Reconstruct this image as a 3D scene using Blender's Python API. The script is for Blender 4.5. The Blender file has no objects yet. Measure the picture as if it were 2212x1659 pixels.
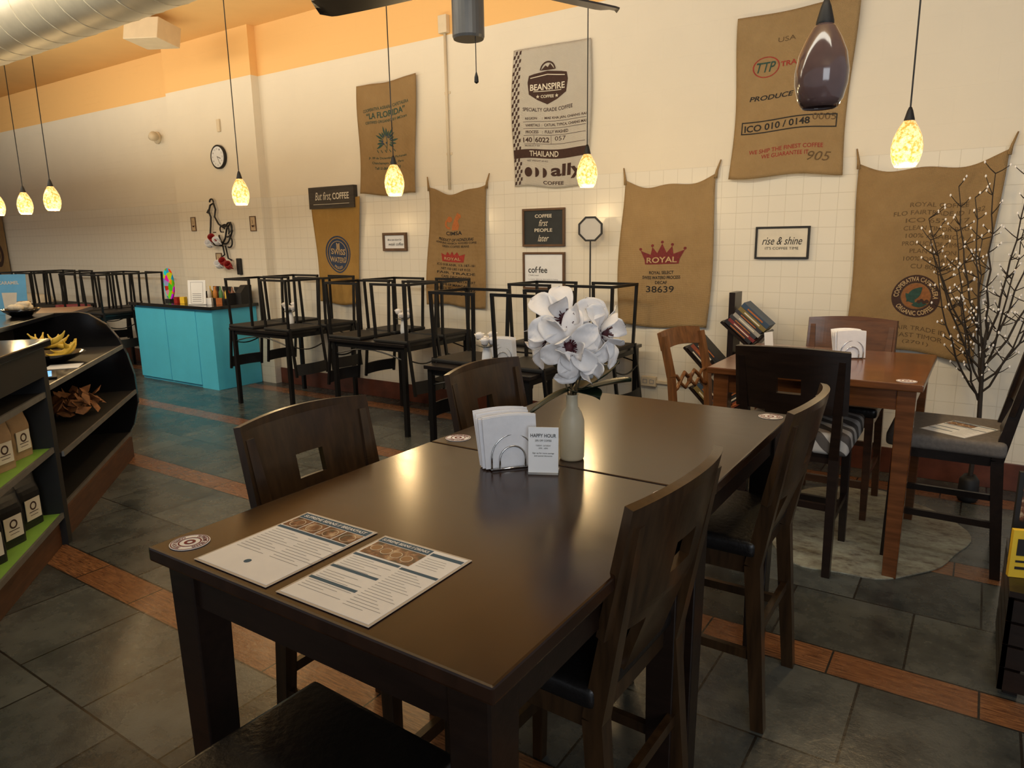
import bpy,bmesh,math,random
from mathutils import Vector,Matrix,Euler
random.seed(7)
SC=bpy.context.scene
COL=SC.collection
PI=math.pi
# ------------------------------------------------------------ materials
def nodes(name):
    m=bpy.data.materials.new(name);m.use_nodes=True
    nt=m.node_tree;b=nt.nodes['Principled BSDF']
    return m,nt,b
def L(nt,a,b): nt.links.new(a,b)
def M(nt,op,a,b=None,c=None):
    n=nt.nodes.new('ShaderNodeMath');n.operation=op
    for i,v in enumerate((a,b,c)):
        if v is None: continue
        if isinstance(v,(int,float)): n.inputs[i].default_value=v
        else: L(nt,v,n.inputs[i])
    return n.outputs[0]
def mixc(nt,f,a,b,bt='MIX'):
    n=nt.nodes.new('ShaderNodeMix');n.data_type='RGBA';n.blend_type=bt
    for s,v in ((n.inputs[0],f),(n.inputs[6],a),(n.inputs[7],b)):
        if isinstance(v,(int,float)): s.default_value=v
        elif isinstance(v,tuple): s.default_value=(*v,1) if len(v)==3 else v
        else: L(nt,v,s)
    return n.outputs[2]
def coords(nt,scale=(1,1,1)):
    t=nt.nodes.new('ShaderNodeTexCoord');mp=nt.nodes.new('ShaderNodeMapping')
    mp.inputs['Scale'].default_value=scale;L(nt,t.outputs['Object'],mp.inputs[0]);return mp.outputs[0]
def noise(nt,vec,sc,det=3,rough=.55):
    n=nt.nodes.new('ShaderNodeTexNoise');n.inputs['Scale'].default_value=sc;n.inputs['Detail'].default_value=det
    n.inputs['Roughness'].default_value=rough
    L(nt,vec,n.inputs['Vector']);return n.outputs['Fac']
def bump(nt,b,h,st,dist=.01):
    n=nt.nodes.new('ShaderNodeBump');n.inputs['Strength'].default_value=st;n.inputs['Distance'].default_value=dist
    L(nt,h,n.inputs['Height']);L(nt,n.outputs[0],b.inputs['Normal'])
def mat(name,c,r=.5,m=0,var=.25,sc=10,stretch=(1,1,1),bp=0,coat=0,spec=.5,em=None,es=0,trans=0,alpha=1,rvar=0):
    mt,nt,b=nodes(name)
    v=coords(nt,stretch);f=noise(nt,v,sc)
    rr=nt.nodes.new('ShaderNodeMapRange');rr.inputs[1].default_value=.3;rr.inputs[2].default_value=.7;L(nt,f,rr.inputs[0])
    dk=tuple(x*(1-var) for x in c);lt=tuple(min(1,x*(1+var*.5)) for x in c)
    L(nt,mixc(nt,rr.outputs[0],dk,lt),b.inputs['Base Color'])
    b.inputs['Roughness'].default_value=r;b.inputs['Metallic'].default_value=m
    b.inputs['Coat Weight'].default_value=coat;b.inputs['Coat Roughness'].default_value=.12
    b.inputs['Specular IOR Level'].default_value=spec
    if rvar:
        f2=noise(nt,coords(nt,(1,3,1)),9,8,.75);L(nt,M(nt,'ADD',r-rvar*.5,M(nt,'MULTIPLY',f2,rvar)),b.inputs['Roughness'])
    if bp: bump(nt,b,f,bp)
    if em: b.inputs['Emission Color'].default_value=(*em,1);b.inputs['Emission Strength'].default_value=es
    if trans: b.inputs['Transmission Weight'].default_value=trans
    if alpha<1: b.inputs['Alpha'].default_value=alpha
    return mt
espresso=mat('espresso_wood',(.013,.0065,.004),.34,var=.35,sc=6,stretch=(1,8,8),coat=.08,bp=.05,spec=.4)
tabletop=mat('table_top_espresso',(.024,.010,.005),.22,var=.35,sc=5,stretch=(6,1,1),coat=0,bp=.0,rvar=.09,spec=.5)
chairwood=mat('chair_dark_wood',(.036,.018,.007),.29,var=.5,sc=5,stretch=(9,9,1.0),coat=.15,spec=.45)
leather=mat('black_leather',(.007,.006,.006),.36,var=.2,sc=60,bp=.15,spec=.4)
cherry=mat('cherry_wood',(.145,.050,.015),.22,var=.4,sc=5,stretch=(1,8,8),coat=.35)
cherrych=mat('chair_red_brown_wood',(.10,.038,.014),.35,var=.4,sc=5,stretch=(1,8,8),coat=.15)
oak=mat('honey_wood',(.18,.072,.022),.35,var=.4,sc=6,stretch=(8,8,1),coat=.2)
blackmetal=mat('black_metal',(.008,.008,.009),.4,m=.3,var=.1)
blacktop=mat('black_laminate',(.012,.010,.010),.25,var=.2)
blackgloss=mat('black_gloss',(.006,.006,.007),.12,var=.2,coat=.4)
blackmat=mat('black_matte',(.008,.008,.009),.6,var=.2)
chrome=mat('chrome',(.6,.6,.6),.15,m=1,var=.05)
steel=mat('brushed_steel_edge',(.30,.30,.29),.45,m=.8,var=.2)
mirrorm=mat('mirror_glass',(.50,.49,.47),.35,var=.05)
white=mat('white_paper',(.78,.81,.85),.6,var=.04)
napkin=mat('napkin_white',(.83,.84,.88),.85,var=.04,sc=40,bp=.1)
petalm=mat('petal_white',(.86,.84,.84),.6,var=.06,sc=25)
leafm=mat('dark_leaf',(.010,.022,.011),.4,var=.4,sc=12)
burgundy=mat('burgundy_stamen',(.06,.006,.012),.6,var=.3)
frost=mat('frosted_glass',(.68,.61,.44),.45,var=.08,trans=.25)
clear=mat('clear_acrylic',(.85,.87,.88),.08,var=.02,trans=.7)
turq=mat('turquoise_paint',(.08,.54,.80),.45,var=.06,sc=4)
green=mat('lime_green_shelf',(.22,.45,.07),.5,var=.1)
woodbase=mat('brown_plinth_wood',(.09,.038,.017),.5,var=.4,sc=6,stretch=(1,1,8))
kraft=mat('kraft_paper',(.33,.22,.12),.7,var=.15,sc=14,bp=.1)
coffeem=mat('coffee_print',(.30,.17,.08),.6,var=.15)
blackbag=mat('black_foil_bag',(.010,.010,.011),.3,var=.2,bp=.3)
banana=mat('banana_yellow',(.74,.52,.07),.5,var=.25,sc=18)
brownleaf=mat('russet_leaf',(.26,.11,.04),.7,var=.5,sc=20)
cream=mat('cream_paint',(.68,.58,.42),.55,var=.06)
ductm=mat('duct_paint',(.78,.69,.50),.45,m=.1,var=.08)
red=mat('red_glaze',(.30,.02,.02),.25,var=.1)
cherrydark=mat('maroon_fabric',(.20,.025,.03),.6,var=.2)
ink=mat('black_ink',(.014,.012,.012),.8,var=.1)
brownink=mat('brown_ink',(.045,.018,.012),.8,var=.25,sc=60)
greenink=mat('green_ink',(.02,.065,.05),.8,var=.3,sc=60)
redink=mat('red_ink',(.33,.03,.02),.8,var=.3,sc=60)
maroonink=mat('maroon_ink',(.17,.018,.02),.8,var=.3,sc=60)
navyink=mat('navy_ink',(.025,.045,.10),.8,var=.2,sc=60)
orangeink=mat('orange_ink',(.45,.14,.035),.8,var=.2,sc=60)
fieldink=mat('ochre_field_ink',(.26,.10,.03),.8,var=.25,sc=60)
fadeink=mat('faded_brown_ink',(.14,.085,.038),.9,var=.4,sc=60)
creamink=mat('cream_ink',(.68,.63,.52),.8,var=.1)
sandink=mat('sand_ink',(.48,.34,.18),.9,var=.2)
greyink=mat('grey_ink',(.25,.26,.30),.8,var=.1)
slateblue=mat('menu_blue_bar',(.022,.085,.16),.6,var=.1)
chalk=mat('chalkboard',(.022,.027,.03),.7,var=.2)
framew=mat('walnut_frame',(.11,.055,.025),.5,var=.3,sc=12)
yellow=mat('yellow_card',(.78,.52,.03),.5,var=.1)
blue=mat('sky_blue_card',(.14,.42,.68),.5,var=.1)
fanm=mat('fan_blade_dark',(.03,.022,.018),.35,var=.3,coat=.2)
greym=mat('grey_metal',(.13,.13,.13),.45,m=.4,var=.1)
dkred=mat('terracotta_base_tile',(.12,.036,.02),.35,var=.35,sc=9)
branchm=mat('twig_bark',(.022,.014,.009),.7,var=.3)
seatgrey=mat('grey_seat_fabric',(.14,.125,.115),.8,var=.2,sc=60,bp=.1)
photom,nt,b=nodes('food_photo');v=coords(nt);n=noise(nt,v,38,3,.6);r=nt.nodes.new('ShaderNodeValToRGB');L(nt,n,r.inputs[0]);e=r.color_ramp.elements
e[0].position=.38;e[0].color=(.025,.018,.014,1);e[1].position=.68;e[1].color=(.55,.42,.28,1);x_=e.new(.52);x_.color=(.17,.065,.03,1)
L(nt,r.outputs[0],b.inputs['Base Color']);b.inputs['Roughness'].default_value=.4
def burlap(name,c,c2):
    m,nt,b=nodes(name)
    v=coords(nt)
    w1=nt.nodes.new('ShaderNodeTexWave');w1.bands_direction='X';w1.inputs['Scale'].default_value=70;w1.inputs['Distortion'].default_value=2;w1.inputs['Detail Scale'].default_value=2
    w2=nt.nodes.new('ShaderNodeTexWave');w2.bands_direction='Z';w2.inputs['Scale'].default_value=70;w2.inputs['Distortion'].default_value=2;w2.inputs['Detail Scale'].default_value=2
    L(nt,v,w1.inputs[0]);L(nt,v,w2.inputs[0])
    s=M(nt,'MULTIPLY',M(nt,'ADD',w1.outputs['Fac'],w2.outputs['Fac']),.5)
    n=noise(nt,v,7,4)
    nb=noise(nt,coords(nt,(1.6,1,.8)),4.5,4)
    f=M(nt,'ADD',M(nt,'MULTIPLY',s,.45),M(nt,'MULTIPLY',n,.6))
    L(nt,mixc(nt,f,c2,c),b.inputs['Base Color']);b.inputs['Roughness'].default_value=.95;b.inputs['Specular IOR Level'].default_value=.1
    bump(nt,b,M(nt,'ADD',M(nt,'MULTIPLY',s,.08),nb),1.0,.045);return m
burl=burlap('burlap',(.52,.355,.175),(.29,.18,.08))
burl2=burlap('burlap_light',(.57,.40,.205),(.33,.215,.10))
burlg=burlap('burlap_golden',(.62,.39,.13),(.38,.215,.06))
wcloth=burlap('woven_white',(.80,.76,.68),(.60,.56,.48))
def amber(name,es):
    m,nt,b=nodes(name);v=coords(nt)
    n=noise(nt,v,60,3,.7)
    r=nt.nodes.new('ShaderNodeValToRGB');L(nt,n,r.inputs[0])
    e=r.color_ramp.elements;e[0].position=.40;e[0].color=(.72,.34,.05,1);e[1].position=.60;e[1].color=(1,.76,.36,1)
    sp=nt.nodes.new('ShaderNodeSeparateXYZ');L(nt,v,sp.inputs[0])
    g=nt.nodes.new('ShaderNodeMapRange');g.inputs[1].default_value=.0;g.inputs[2].default_value=.19;g.inputs[3].default_value=es*1.5;g.inputs[4].default_value=es*.5;L(nt,sp.outputs[2],g.inputs[0])
    L(nt,r.outputs[0],b.inputs['Base Color']);L(nt,r.outputs[0],b.inputs['Emission Color']);L(nt,g.outputs[0],b.inputs['Emission Strength'])
    b.inputs['Roughness'].default_value=.2;return m
amberm=amber('amber_crackle_glass',1.25)
darkglass=mat('smoky_brown_glass',(.17,.105,.10),.10,var=.3,sc=8,coat=.6,trans=.2)
bulbm=mat('bulb',(1,.8,.5),.4,em=(1,.78,.45),es=20)
stripes,nt,b=nodes('striped_seat');v=coords(nt)
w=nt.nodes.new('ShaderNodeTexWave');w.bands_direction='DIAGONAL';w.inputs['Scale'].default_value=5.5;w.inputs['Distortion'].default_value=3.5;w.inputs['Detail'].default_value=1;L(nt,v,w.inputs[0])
f=M(nt,'GREATER_THAN',w.outputs['Fac'],.55);L(nt,mixc(nt,f,(.075,.065,.06),(.42,.40,.38)),b.inputs['Base Color']);b.inputs['Roughness'].default_value=.85  # wavy dark and pale grey stripes in the seat colour
hide,nt,b=nodes('mottled_rug');v=coords(nt)
n=noise(nt,coords(nt,(1,2.2,1)),7,8,.72);n3=noise(nt,v,45,3,.7)
r=nt.nodes.new('ShaderNodeValToRGB');L(nt,M(nt,'ADD',M(nt,'MULTIPLY',n,.8),M(nt,'MULTIPLY',n3,.2)),r.inputs[0]);e=r.color_ramp.elements
e[0].position=.36;e[0].color=(.10,.075,.055,1);e[1].position=.64;e[1].color=(.40,.42,.34,1);x_=e.new(.47);x_.color=(.26,.25,.20,1)
L(nt,r.outputs[0],b.inputs['Base Color']);b.inputs['Roughness'].default_value=.55;bump(nt,b,n,.15)
# floor
floorm,nt,b=nodes('slate_floor_with_wood_bands')
t=nt.nodes.new('ShaderNodeTexCoord');sp=nt.nodes.new('ShaderNodeSeparateXYZ');L(nt,t.outputs['Object'],sp.inputs[0]);X,Y=sp.outputs[0],sp.outputs[1]
PER=1.09;BW=.17;TW=(PER-BW)/2
q=M(nt,'DIVIDE',M(nt,'SUBTRACT',Y,1.40),PER);qi=M(nt,'FLOOR',q);yy=M(nt,'MULTIPLY',M(nt,'FRACT',q),PER)
band=M(nt,'LESS_THAN',yy,BW)
rr=M(nt,'DIVIDE',M(nt,'SUBTRACT',yy,BW),TW);ri=M(nt,'FLOOR',rr);rf=M(nt,'MULTIPLY',M(nt,'FRACT',rr),TW)
xo=M(nt,'ADD',X,M(nt,'ADD',M(nt,'MULTIPLY',ri,.23),M(nt,'MULTIPLY',qi,.11)))
xt=M(nt,'DIVIDE',xo,TW);xf=M(nt,'MULTIPLY',M(nt,'FRACT',xt),TW);xi=M(nt,'FLOOR',xt)
xb=M(nt,'DIVIDE',xo,.46);xbf=M(nt,'MULTIPLY',M(nt,'FRACT',xb),.46);xbi=M(nt,'FLOOR',xb)
G=.008
jt=M(nt,'MAXIMUM',M(nt,'LESS_THAN',rf,G),M(nt,'LESS_THAN',xf,G))
jb=M(nt,'MAXIMUM',M(nt,'LESS_THAN',yy,G),M(nt,'LESS_THAN',xbf,.007))
def selm(a,bv): return M(nt,'ADD',M(nt,'MULTIPLY',band,bv),M(nt,'MULTIPLY',M(nt,'SUBTRACT',1,band),a))
J=selm(jt,jb)
cx=nt.nodes.new('ShaderNodeCombineXYZ');L(nt,selm(xi,xbi),cx.inputs[0]);L(nt,ri,cx.inputs[1]);L(nt,qi,cx.inputs[2])
wn=nt.nodes.new('ShaderNodeTexWhiteNoise');L(nt,cx.outputs[0],wn.inputs[0])
vv=coords(nt);n1=noise(nt,vv,4,8,.7);n2=noise(nt,coords(nt,(4,45,1)),3,4,.65)
sl=nt.nodes.new('ShaderNodeValToRGB');L(nt,M(nt,'ADD',M(nt,'MULTIPLY',n1,.8),M(nt,'MULTIPLY',wn.outputs[0],.22)),sl.inputs[0])
e=sl.color_ramp.elements;e[0].position=.38;e[0].color=(.022,.026,.027,1);e[1].position=.80;e[1].color=(.12,.132,.125,1)
n2r=nt.nodes.new('ShaderNodeMapRange');n2r.inputs[1].default_value=.35;n2r.inputs[2].default_value=.65;L(nt,n2,n2r.inputs[0])
wd=mixc(nt,n2r.outputs[0],(.065,.025,.012),(.29,.135,.056));wd=mixc(nt,M(nt,'MULTIPLY',wn.outputs[0],.5),wd,(.16,.064,.029))
c=mixc(nt,band,sl.outputs[0],wd);c=mixc(nt,J,c,(.014,.012,.010))
L(nt,c,b.inputs['Base Color']);L(nt,M(nt,'ADD',.14,M(nt,'MULTIPLY',n1,.26)),b.inputs['Roughness'])
bump(nt,b,M(nt,'SUBTRACT',n1,M(nt,'MULTIPLY',J,.8)),.4,.010)
def wallmat(name,brick=False):
    m,nt,b=nodes(name)
    t=nt.nodes.new('ShaderNodeTexCoord');sp=nt.nodes.new('ShaderNodeSeparateXYZ');L(nt,t.outputs['Object'],sp.inputs[0])
    cb=nt.nodes.new('ShaderNodeCombineXYZ');L(nt,M(nt,'ADD',sp.outputs[0],M(nt,'MULTIPLY',sp.outputs[1],1)),cb.inputs[0]);L(nt,M(nt,'ADD',sp.outputs[2],.032),cb.inputs[1])
    def br(w,h,ms,off):
        n=nt.nodes.new('ShaderNodeTexBrick');n.offset=off;n.inputs['Scale'].default_value=1;n.inputs['Brick Width'].default_value=w;n.inputs['Row Height'].default_value=h
        n.inputs['Mortar Size'].default_value=ms;n.inputs['Mortar Smooth'].default_value=.3;L(nt,cb.outputs[0],n.inputs['Vector']);return n.outputs['Fac']
    tile=br(.108,.108,.0020,0);blk=br(.21,.075,.004,.5) if brick else br(.4,.2,.003,.5)
    Zc=sp.outputs[2];ist=M(nt,'LESS_THAN',Zc,2.02);iso=M(nt,'GREATER_THAN',Zc,3.24)
    n=noise(nt,t.outputs['Object'],3,4);nf=noise(nt,t.outputs['Object'],60,2)
    base=(.77,.71,.59);
    cu=mixc(nt,n,tuple(x*.92 for x in base),base)
    ct=mixc(nt,M(nt,'MULTIPLY',tile,.42),(.78,.74,.64),(.50,.45,.36))
    ct=mixc(nt,M(nt,'MULTIPLY',n,.12),ct,(.62,.56,.44))
    c=mixc(nt,ist,cu,ct);c=mixc(nt,iso,c,(.82,.50,.19));L(nt,c,b.inputs['Base Color'])
    L(nt,M(nt,'SUBTRACT',.7,M(nt,'MULTIPLY',ist,.50)),b.inputs['Roughness'])
    patch=M(nt,'GREATER_THAN',noise(nt,t.outputs['Object'],.8,2),.52)
    bk=M(nt,'MULTIPLY',M(nt,'MULTIPLY',blk,patch),-.35) if brick else M(nt,'MULTIPLY',blk,-.10)
    hb=M(nt,'ADD',M(nt,'MULTIPLY',bk,M(nt,'SUBTRACT',1,ist)),M(nt,'MULTIPLY',nf,.10))
    h=M(nt,'ADD',hb,M(nt,'MULTIPLY',M(nt,'MULTIPLY',tile,-.5),ist))
    bump(nt,b,h,.5,.006);return m
wallm=wallmat('tiled_cream_wall');wallb=wallmat('painted_brick_wall',True)
ceilm=mat('ceiling_orange_paint',(.86,.56,.24),.7,var=.05,sc=2)
# ------------------------------------------------------------ mesh builder
class B:
    def __init__(s): s.bm=bmesh.new()
    def box(s,c,sz,rot=None,bev=0,seg=2):
        r=bmesh.ops.create_cube(s.bm,size=1);vs=r['verts']
        mt=Matrix.Translation(Vector(c))@(rot.to_4x4() if rot else Matrix())@Matrix.Diagonal((*sz,1))
        bmesh.ops.transform(s.bm,matrix=mt,verts=vs)
        if bev:
            es=list({e for v in vs for e in v.link_edges})
            bmesh.ops.bevel(s.bm,geom=es,offset=bev,segments=seg,affect='EDGES',profile=.6)
        return s
    def bb(s,a,b,bev=0): 
        return s.box([(a[i]+b[i])/2 for i in range(3)],[abs(b[i]-a[i]) for i in range(3)],None,bev)
    def post(s,p0,p1,w0,w1,d0=None,d1=None,up=None):
        p0=Vector(p0);p1=Vector(p1);d0=d0 or w0;d1=d1 or w1
        z=(p1-p0).normalized();x=Vector((1,0,0)) if abs(z.x)<.9 else Vector((0,1,0))
        y=z.cross(x).normalized();x=y.cross(z).normalized()
        vs=[]
        for p,w,d in((p0,w0,d0),(p1,w1,d1)):
            for a,bq in((-1,-1),(1,-1),(1,1),(-1,1)): vs.append(s.bm.verts.new(p+x*a*w/2+y*bq*d/2))
        for f in((3,2,1,0),(4,5,6,7),(0,1,5,4),(1,2,6,5),(2,3,7,6),(3,0,4,7)): s.bm.faces.new([vs[i] for i in f])
        return s
    def tube(s,pts,r,n=8,closed=False,cap=True):
        pts=[Vector(p) for p in pts];k=len(pts)
        rs=r if isinstance(r,(list,tuple)) else [r]*k
        rings=[];px=None
        for i,p in enumerate(pts):
            if closed: t=(pts[(i+1)%k]-pts[i-1])
            else: t=pts[min(i+1,k-1)]-pts[max(i-1,0)]
            t.normalize()
            if px is None: px=Vector((0,0,1)).cross(t)
            if px.length<.1: px=Vector((1,0,0))
            px=(px-t*px.dot(t));
            if px.length<1e-4: px=t.orthogonal()
            px.normalize();py=t.cross(px)
            rings.append([s.bm.verts.new(p+(px*math.cos(a)+py*math.sin(a))*rs[i]) for a in [2*PI*j/n for j in range(n)]])
        for i in range(k if closed else k-1):
            A=rings[i];Bq=rings[(i+1)%k]
            for j in range(n): s.bm.faces.new((A[j],A[(j+1)%n],Bq[(j+1)%n],Bq[j]))
        if cap and not closed:
            s.bm.faces.new(rings[0][::-1]);s.bm.faces.new(rings[-1])
        return s
    def lathe(s,prof,c=(0,0,0),n=24,cap0=True,cap1=False):
        c=Vector(c);R=[]
        for r,z in prof: R.append([s.bm.verts.new(c+Vector((r*math.cos(2*PI*j/n),r*math.sin(2*PI*j/n),z))) for j in range(n)])
        for i in range(len(R)-1):
            for j in range(n): s.bm.faces.new((R[i][j],R[i][(j+1)%n],R[i+1][(j+1)%n],R[i+1][j]))
        if cap0: s.bm.faces.new(R[0][::-1])
        if cap1: s.bm.faces.new(R[-1])
        return s
    def grid(s,f,nu,nv,keep=None):
        V=[[s.bm.verts.new(f(i/nu,j/nv)) for j in range(nv+1)] for i in range(nu+1)]
        for i in range(nu):
            for j in range(nv):
                if keep is None or keep((i+.5)/nu,(j+.5)/nv): s.bm.faces.new((V[i][j],V[i+1][j],V[i+1][j+1],V[i][j+1]))
        bmesh.ops.delete(s.bm,geom=[v for v in s.bm.verts if not v.link_faces],context='VERTS')
        return s
    def prism(s,pts,a,bb,axis='x'):
        def P(p,q): return {'x':(q,p[0],p[1]),'y':(p[0],q,p[1]),'z':(p[0],p[1],q)}[axis]
        A=[s.bm.verts.new(P(p,a)) for p in pts];C=[s.bm.verts.new(P(p,bb)) for p in pts];k=len(pts)
        s.bm.faces.new(A);s.bm.faces.new(C[::-1])
        for i in range(k): s.bm.faces.new((A[i],C[i],C[(i+1)%k],A[(i+1)%k]))
        return s
    def ball(s,c,r,sub=2,sc=(1,1,1)):
        q=bmesh.ops.create_icosphere(s.bm,subdivisions=sub,radius=r);bmesh.ops.transform(s.bm,matrix=Matrix.Translation(Vector(c))@Matrix.Diagonal((*sc,1)),verts=q['verts']);return s
    def obj(s,name,mt,parent=None,smooth=False,loc=(0,0,0),rot=(0,0,0),solid=0,sub=0,bev=0,label=None):
        bmesh.ops.recalc_face_normals(s.bm,faces=s.bm.faces) if not solid else None
        me=bpy.data.meshes.new(name);s.bm.to_mesh(me);s.bm.free()
        me.materials.append(mt)
        if smooth:
            for p in me.polygons: p.use_smooth=True
        o=bpy.data.objects.new(name,me);COL.objects.link(o);o.parent=parent;o.location=loc;o.rotation_euler=rot
        if bev: 
            k=o.modifiers.new('b','BEVEL');k.width=bev;k.segments=2;k.limit_method='ANGLE'
        if solid:
            k=o.modifiers.new('s','SOLIDIFY');k.thickness=solid;k.offset=0
        if sub:
            k=o.modifiers.new('u','SUBSURF');k.levels=sub;k.render_levels=sub
        if label: o['label']=label
        return o
def tag(o,label,cat,group=None):
    o['label']=label;o['category']=cat
    if group: o['group']=group
    return o
def thing(name,label,cat,loc=(0,0,0),rz=0,group=None,rot=None):
    o=bpy.data.objects.new(name,None);COL.objects.link(o);o.empty_display_size=.05;o.location=loc;o.rotation_euler=rot or (0,0,rz)
    return tag(o,label,cat,group)
def dup(o,loc=None,rz=None,label=None,parent=None,rot=None):
    c=o.copy();COL.objects.link(c);c.parent=parent
    if loc is not None:c.location=loc
    if rz is not None:c.rotation_euler=(o.rotation_euler[0],o.rotation_euler[1],rz)
    if rot is not None:c.rotation_euler=rot
    if label:c['label']=label
    for ch in list(o.children): dup(ch,parent=c)
    return c
def structure(o): o['kind']='structure';return o
# ------------------------------------------------------------ 2-D shapes for lettering
_tc={}
def text2d(body,bold=0,shear=0):
    k=(body,bold,shear)
    if k in _tc: return _tc[k]
    cu=bpy.data.curves.new('tmp','FONT');cu.body=body;cu.size=1;cu.resolution_u=3;cu.offset=bold;cu.shear=shear;cu.align_x='CENTER'
    o=bpy.data.objects.new('tmp',cu)
    COL.objects.link(o)
    dg=bpy.context.evaluated_depsgraph_get()
    me=bpy.data.meshes.new_from_object(o.evaluated_get(dg))
    vs=[(v.co.x,v.co.y) for v in me.vertices];fs=[tuple(p.vertices) for p in me.polygons]
    bpy.data.objects.remove(o);bpy.data.curves.remove(cu);bpy.data.meshes.remove(me)
    xs=[v[0] for v in vs];ys=[v[1] for v in vs];x0,x1,y0,y1=min(xs),max(xs),min(ys),max(ys)
    vs=[((x-(x0+x1)/2)/(x1-x0),(y-(y0+y1)/2)/(y1-y0)) for x,y in vs]
    _tc[k]=(vs,fs);return _tc[k]
def T(body,cx,cy,w,h,bold=0,shear=0,rot=0,arc=0,ring=None):
    vs,fs=text2d(body,bold,shear);o=[]
    for x,y in vs:
        x*=w;y*=h
        if ring:
            r,top=ring
            if top: a=x/r;x,y=(r+y)*math.sin(a),(r+y)*math.cos(a)
            else: a=x/r;x,y=(r-y)*math.sin(a),-(r-y)*math.cos(a)
        else: y-=arc*x*x
        if rot: x,y=x*math.cos(rot)-y*math.sin(rot),x*math.sin(rot)+y*math.cos(rot)
        o.append((x+cx,y+cy))
    return (o,fs)
def R(x0,y0,x1,y1): return ([(x0,y0),(x1,y0),(x1,y1),(x0,y1)],[(0,1,2,3)])
def P(pts): return (list(pts),[tuple(range(len(pts)))])
def RG(cx,cy,r0,r1,n=40,a0=0,a1=2*PI):
    v=[];f=[]
    for i in range(n+1):
        a=a0+(a1-a0)*i/n
        v+= [(cx+r0*math.cos(a),cy+r0*math.sin(a)),(cx+r1*math.cos(a),cy+r1*math.sin(a))]
        if i: f.append((2*i-2,2*i-1,2*i+1,2*i))
    return v,f
def DISC(cx,cy,r,n=36): return P([(cx+r*math.cos(2*PI*i/n),cy+r*math.sin(2*PI*i/n)) for i in range(n)])
def ST(pts,w):
    v=[];f=[]
    for i,p in enumerate(pts):
        a=Vector(pts[min(i+1,len(pts)-1)])-Vector(pts[max(i-1,0)]);a.normalize();n=Vector((-a.y,a.x))*w/2
        v+=[(p[0]+n.x,p[1]+n.y),(p[0]-n.x,p[1]-n.y)]
        if i:f.append((2*i-2,2*i-1,2*i+1,2*i))
    return v,f
def FR(x0,y0,x1,y1,w):
    return [R(x0,y0,x1,y0+w),R(x0,y1-w,x1,y1),R(x0,y0+w,x0+w,y1-w),R(x1-w,y0+w,x1,y1-w)]
def leaf2(cx,cy,l,w,a,n=8):
    u=[]
    for i in range(n+1):
        t=i/n;u.append((l*t,w*math.sin(PI*t)))
    for i in range(n-1,0,-1):
        t=i/n;u.append((l*t,-w*math.sin(PI*t)))
    return P([(cx+x*math.cos(a)-y*math.sin(a),cy+x*math.sin(a)+y*math.cos(a)) for x,y in u])
def decal(name,mt,shapes,fmap,parent,cut=None,label=None):
    bm=bmesh.new()
    for vs,fs in shapes:
        V=[bm.verts.new((x,y,0)) for x,y in vs]
        for f in fs:
            try: bm.faces.new([V[i] for i in f])
            except Exception: pass
    if cut:
        xs=[v.co.x for v in bm.verts];ys=[v.co.y for v in bm.verts]
        for ax,lo,hi in((0,min(xs),max(xs)),(1,min(ys),max(ys))):
            k=math.ceil(lo/cut)
            while k*cut<hi:
                co=[0,0,0];co[ax]=k*cut;no=[0,0,0];no[ax]=1
                bmesh.ops.bisect_plane(bm,geom=bm.verts[:]+bm.edges[:]+bm.faces[:],plane_co=co,plane_no=no)
                k+=1
    for v in bm.verts: v.co=fmap(v.co.x,v.co.y)
    me=bpy.data.meshes.new(name);bm.to_mesh(me);bm.free();me.materials.append(mt)
    o=bpy.data.objects.new(name,me);COL.objects.link(o);o.parent=parent
    if label:o['label']=label
    return o
# ------------------------------------------------------------ camera
yaw=math.radians(33.8);pit=math.radians(11.6);ro=.015
Fh=Vector((-math.sin(yaw),math.cos(yaw),0));Rv=Vector((math.cos(yaw),math.sin(yaw),0));Uz=Vector((0,0,1))
f3=Fh*math.cos(pit)-Uz*math.sin(pit);u3=Fh*math.sin(pit)+Uz*math.cos(pit)
cx_=(Rv-u3*ro).normalized();cy_=(u3+Rv*ro).normalized();cz_=-f3
cd=bpy.data.cameras.new('camera');cam=bpy.data.objects.new('camera',cd);COL.objects.link(cam)
mt=Matrix((cx_,cy_,cz_)).transposed().to_4x4();mt.translation=Vector((0,0,1.54));cam.matrix_world=mt
cd.sensor_width=36;cd.lens=1520/2212*36;cd.clip_start=.02;SC.camera=cam
# ------------------------------------------------------------ room
WY=5.05
structure(B().bb((-16,-4,-.1),(3,WY+.3,0)).obj('floor',floorm))
structure(B().bb((-16,-4,3.72),(3,WY+.3,3.85)).obj('ceiling',ceilm))
structure(B().bb((-8.1,WY,0),(3,WY+.3,3.72)).obj('wall_back',wallm))
structure(B().bb((-16,WY,0),(-8.1,WY+.3,3.72)).obj('wall_back',wallb))
structure(B().bb((-8.05,WY-.09,0),(-6.50,WY,3.72)).obj('wall_pilaster',wallm))
structure(B().bb((-16.2,-4,0),(-16,WY+.3,3.72)).obj('wall_side',wallb))
structure(B().bb((-6.50,WY-.014,0),(3,WY,.17),.003).obj('baseboard_back',dkred))
structure(B().bb((-16,WY-.014,0),(-8.05,WY,.17),.003).obj('baseboard_back',dkred))
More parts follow.
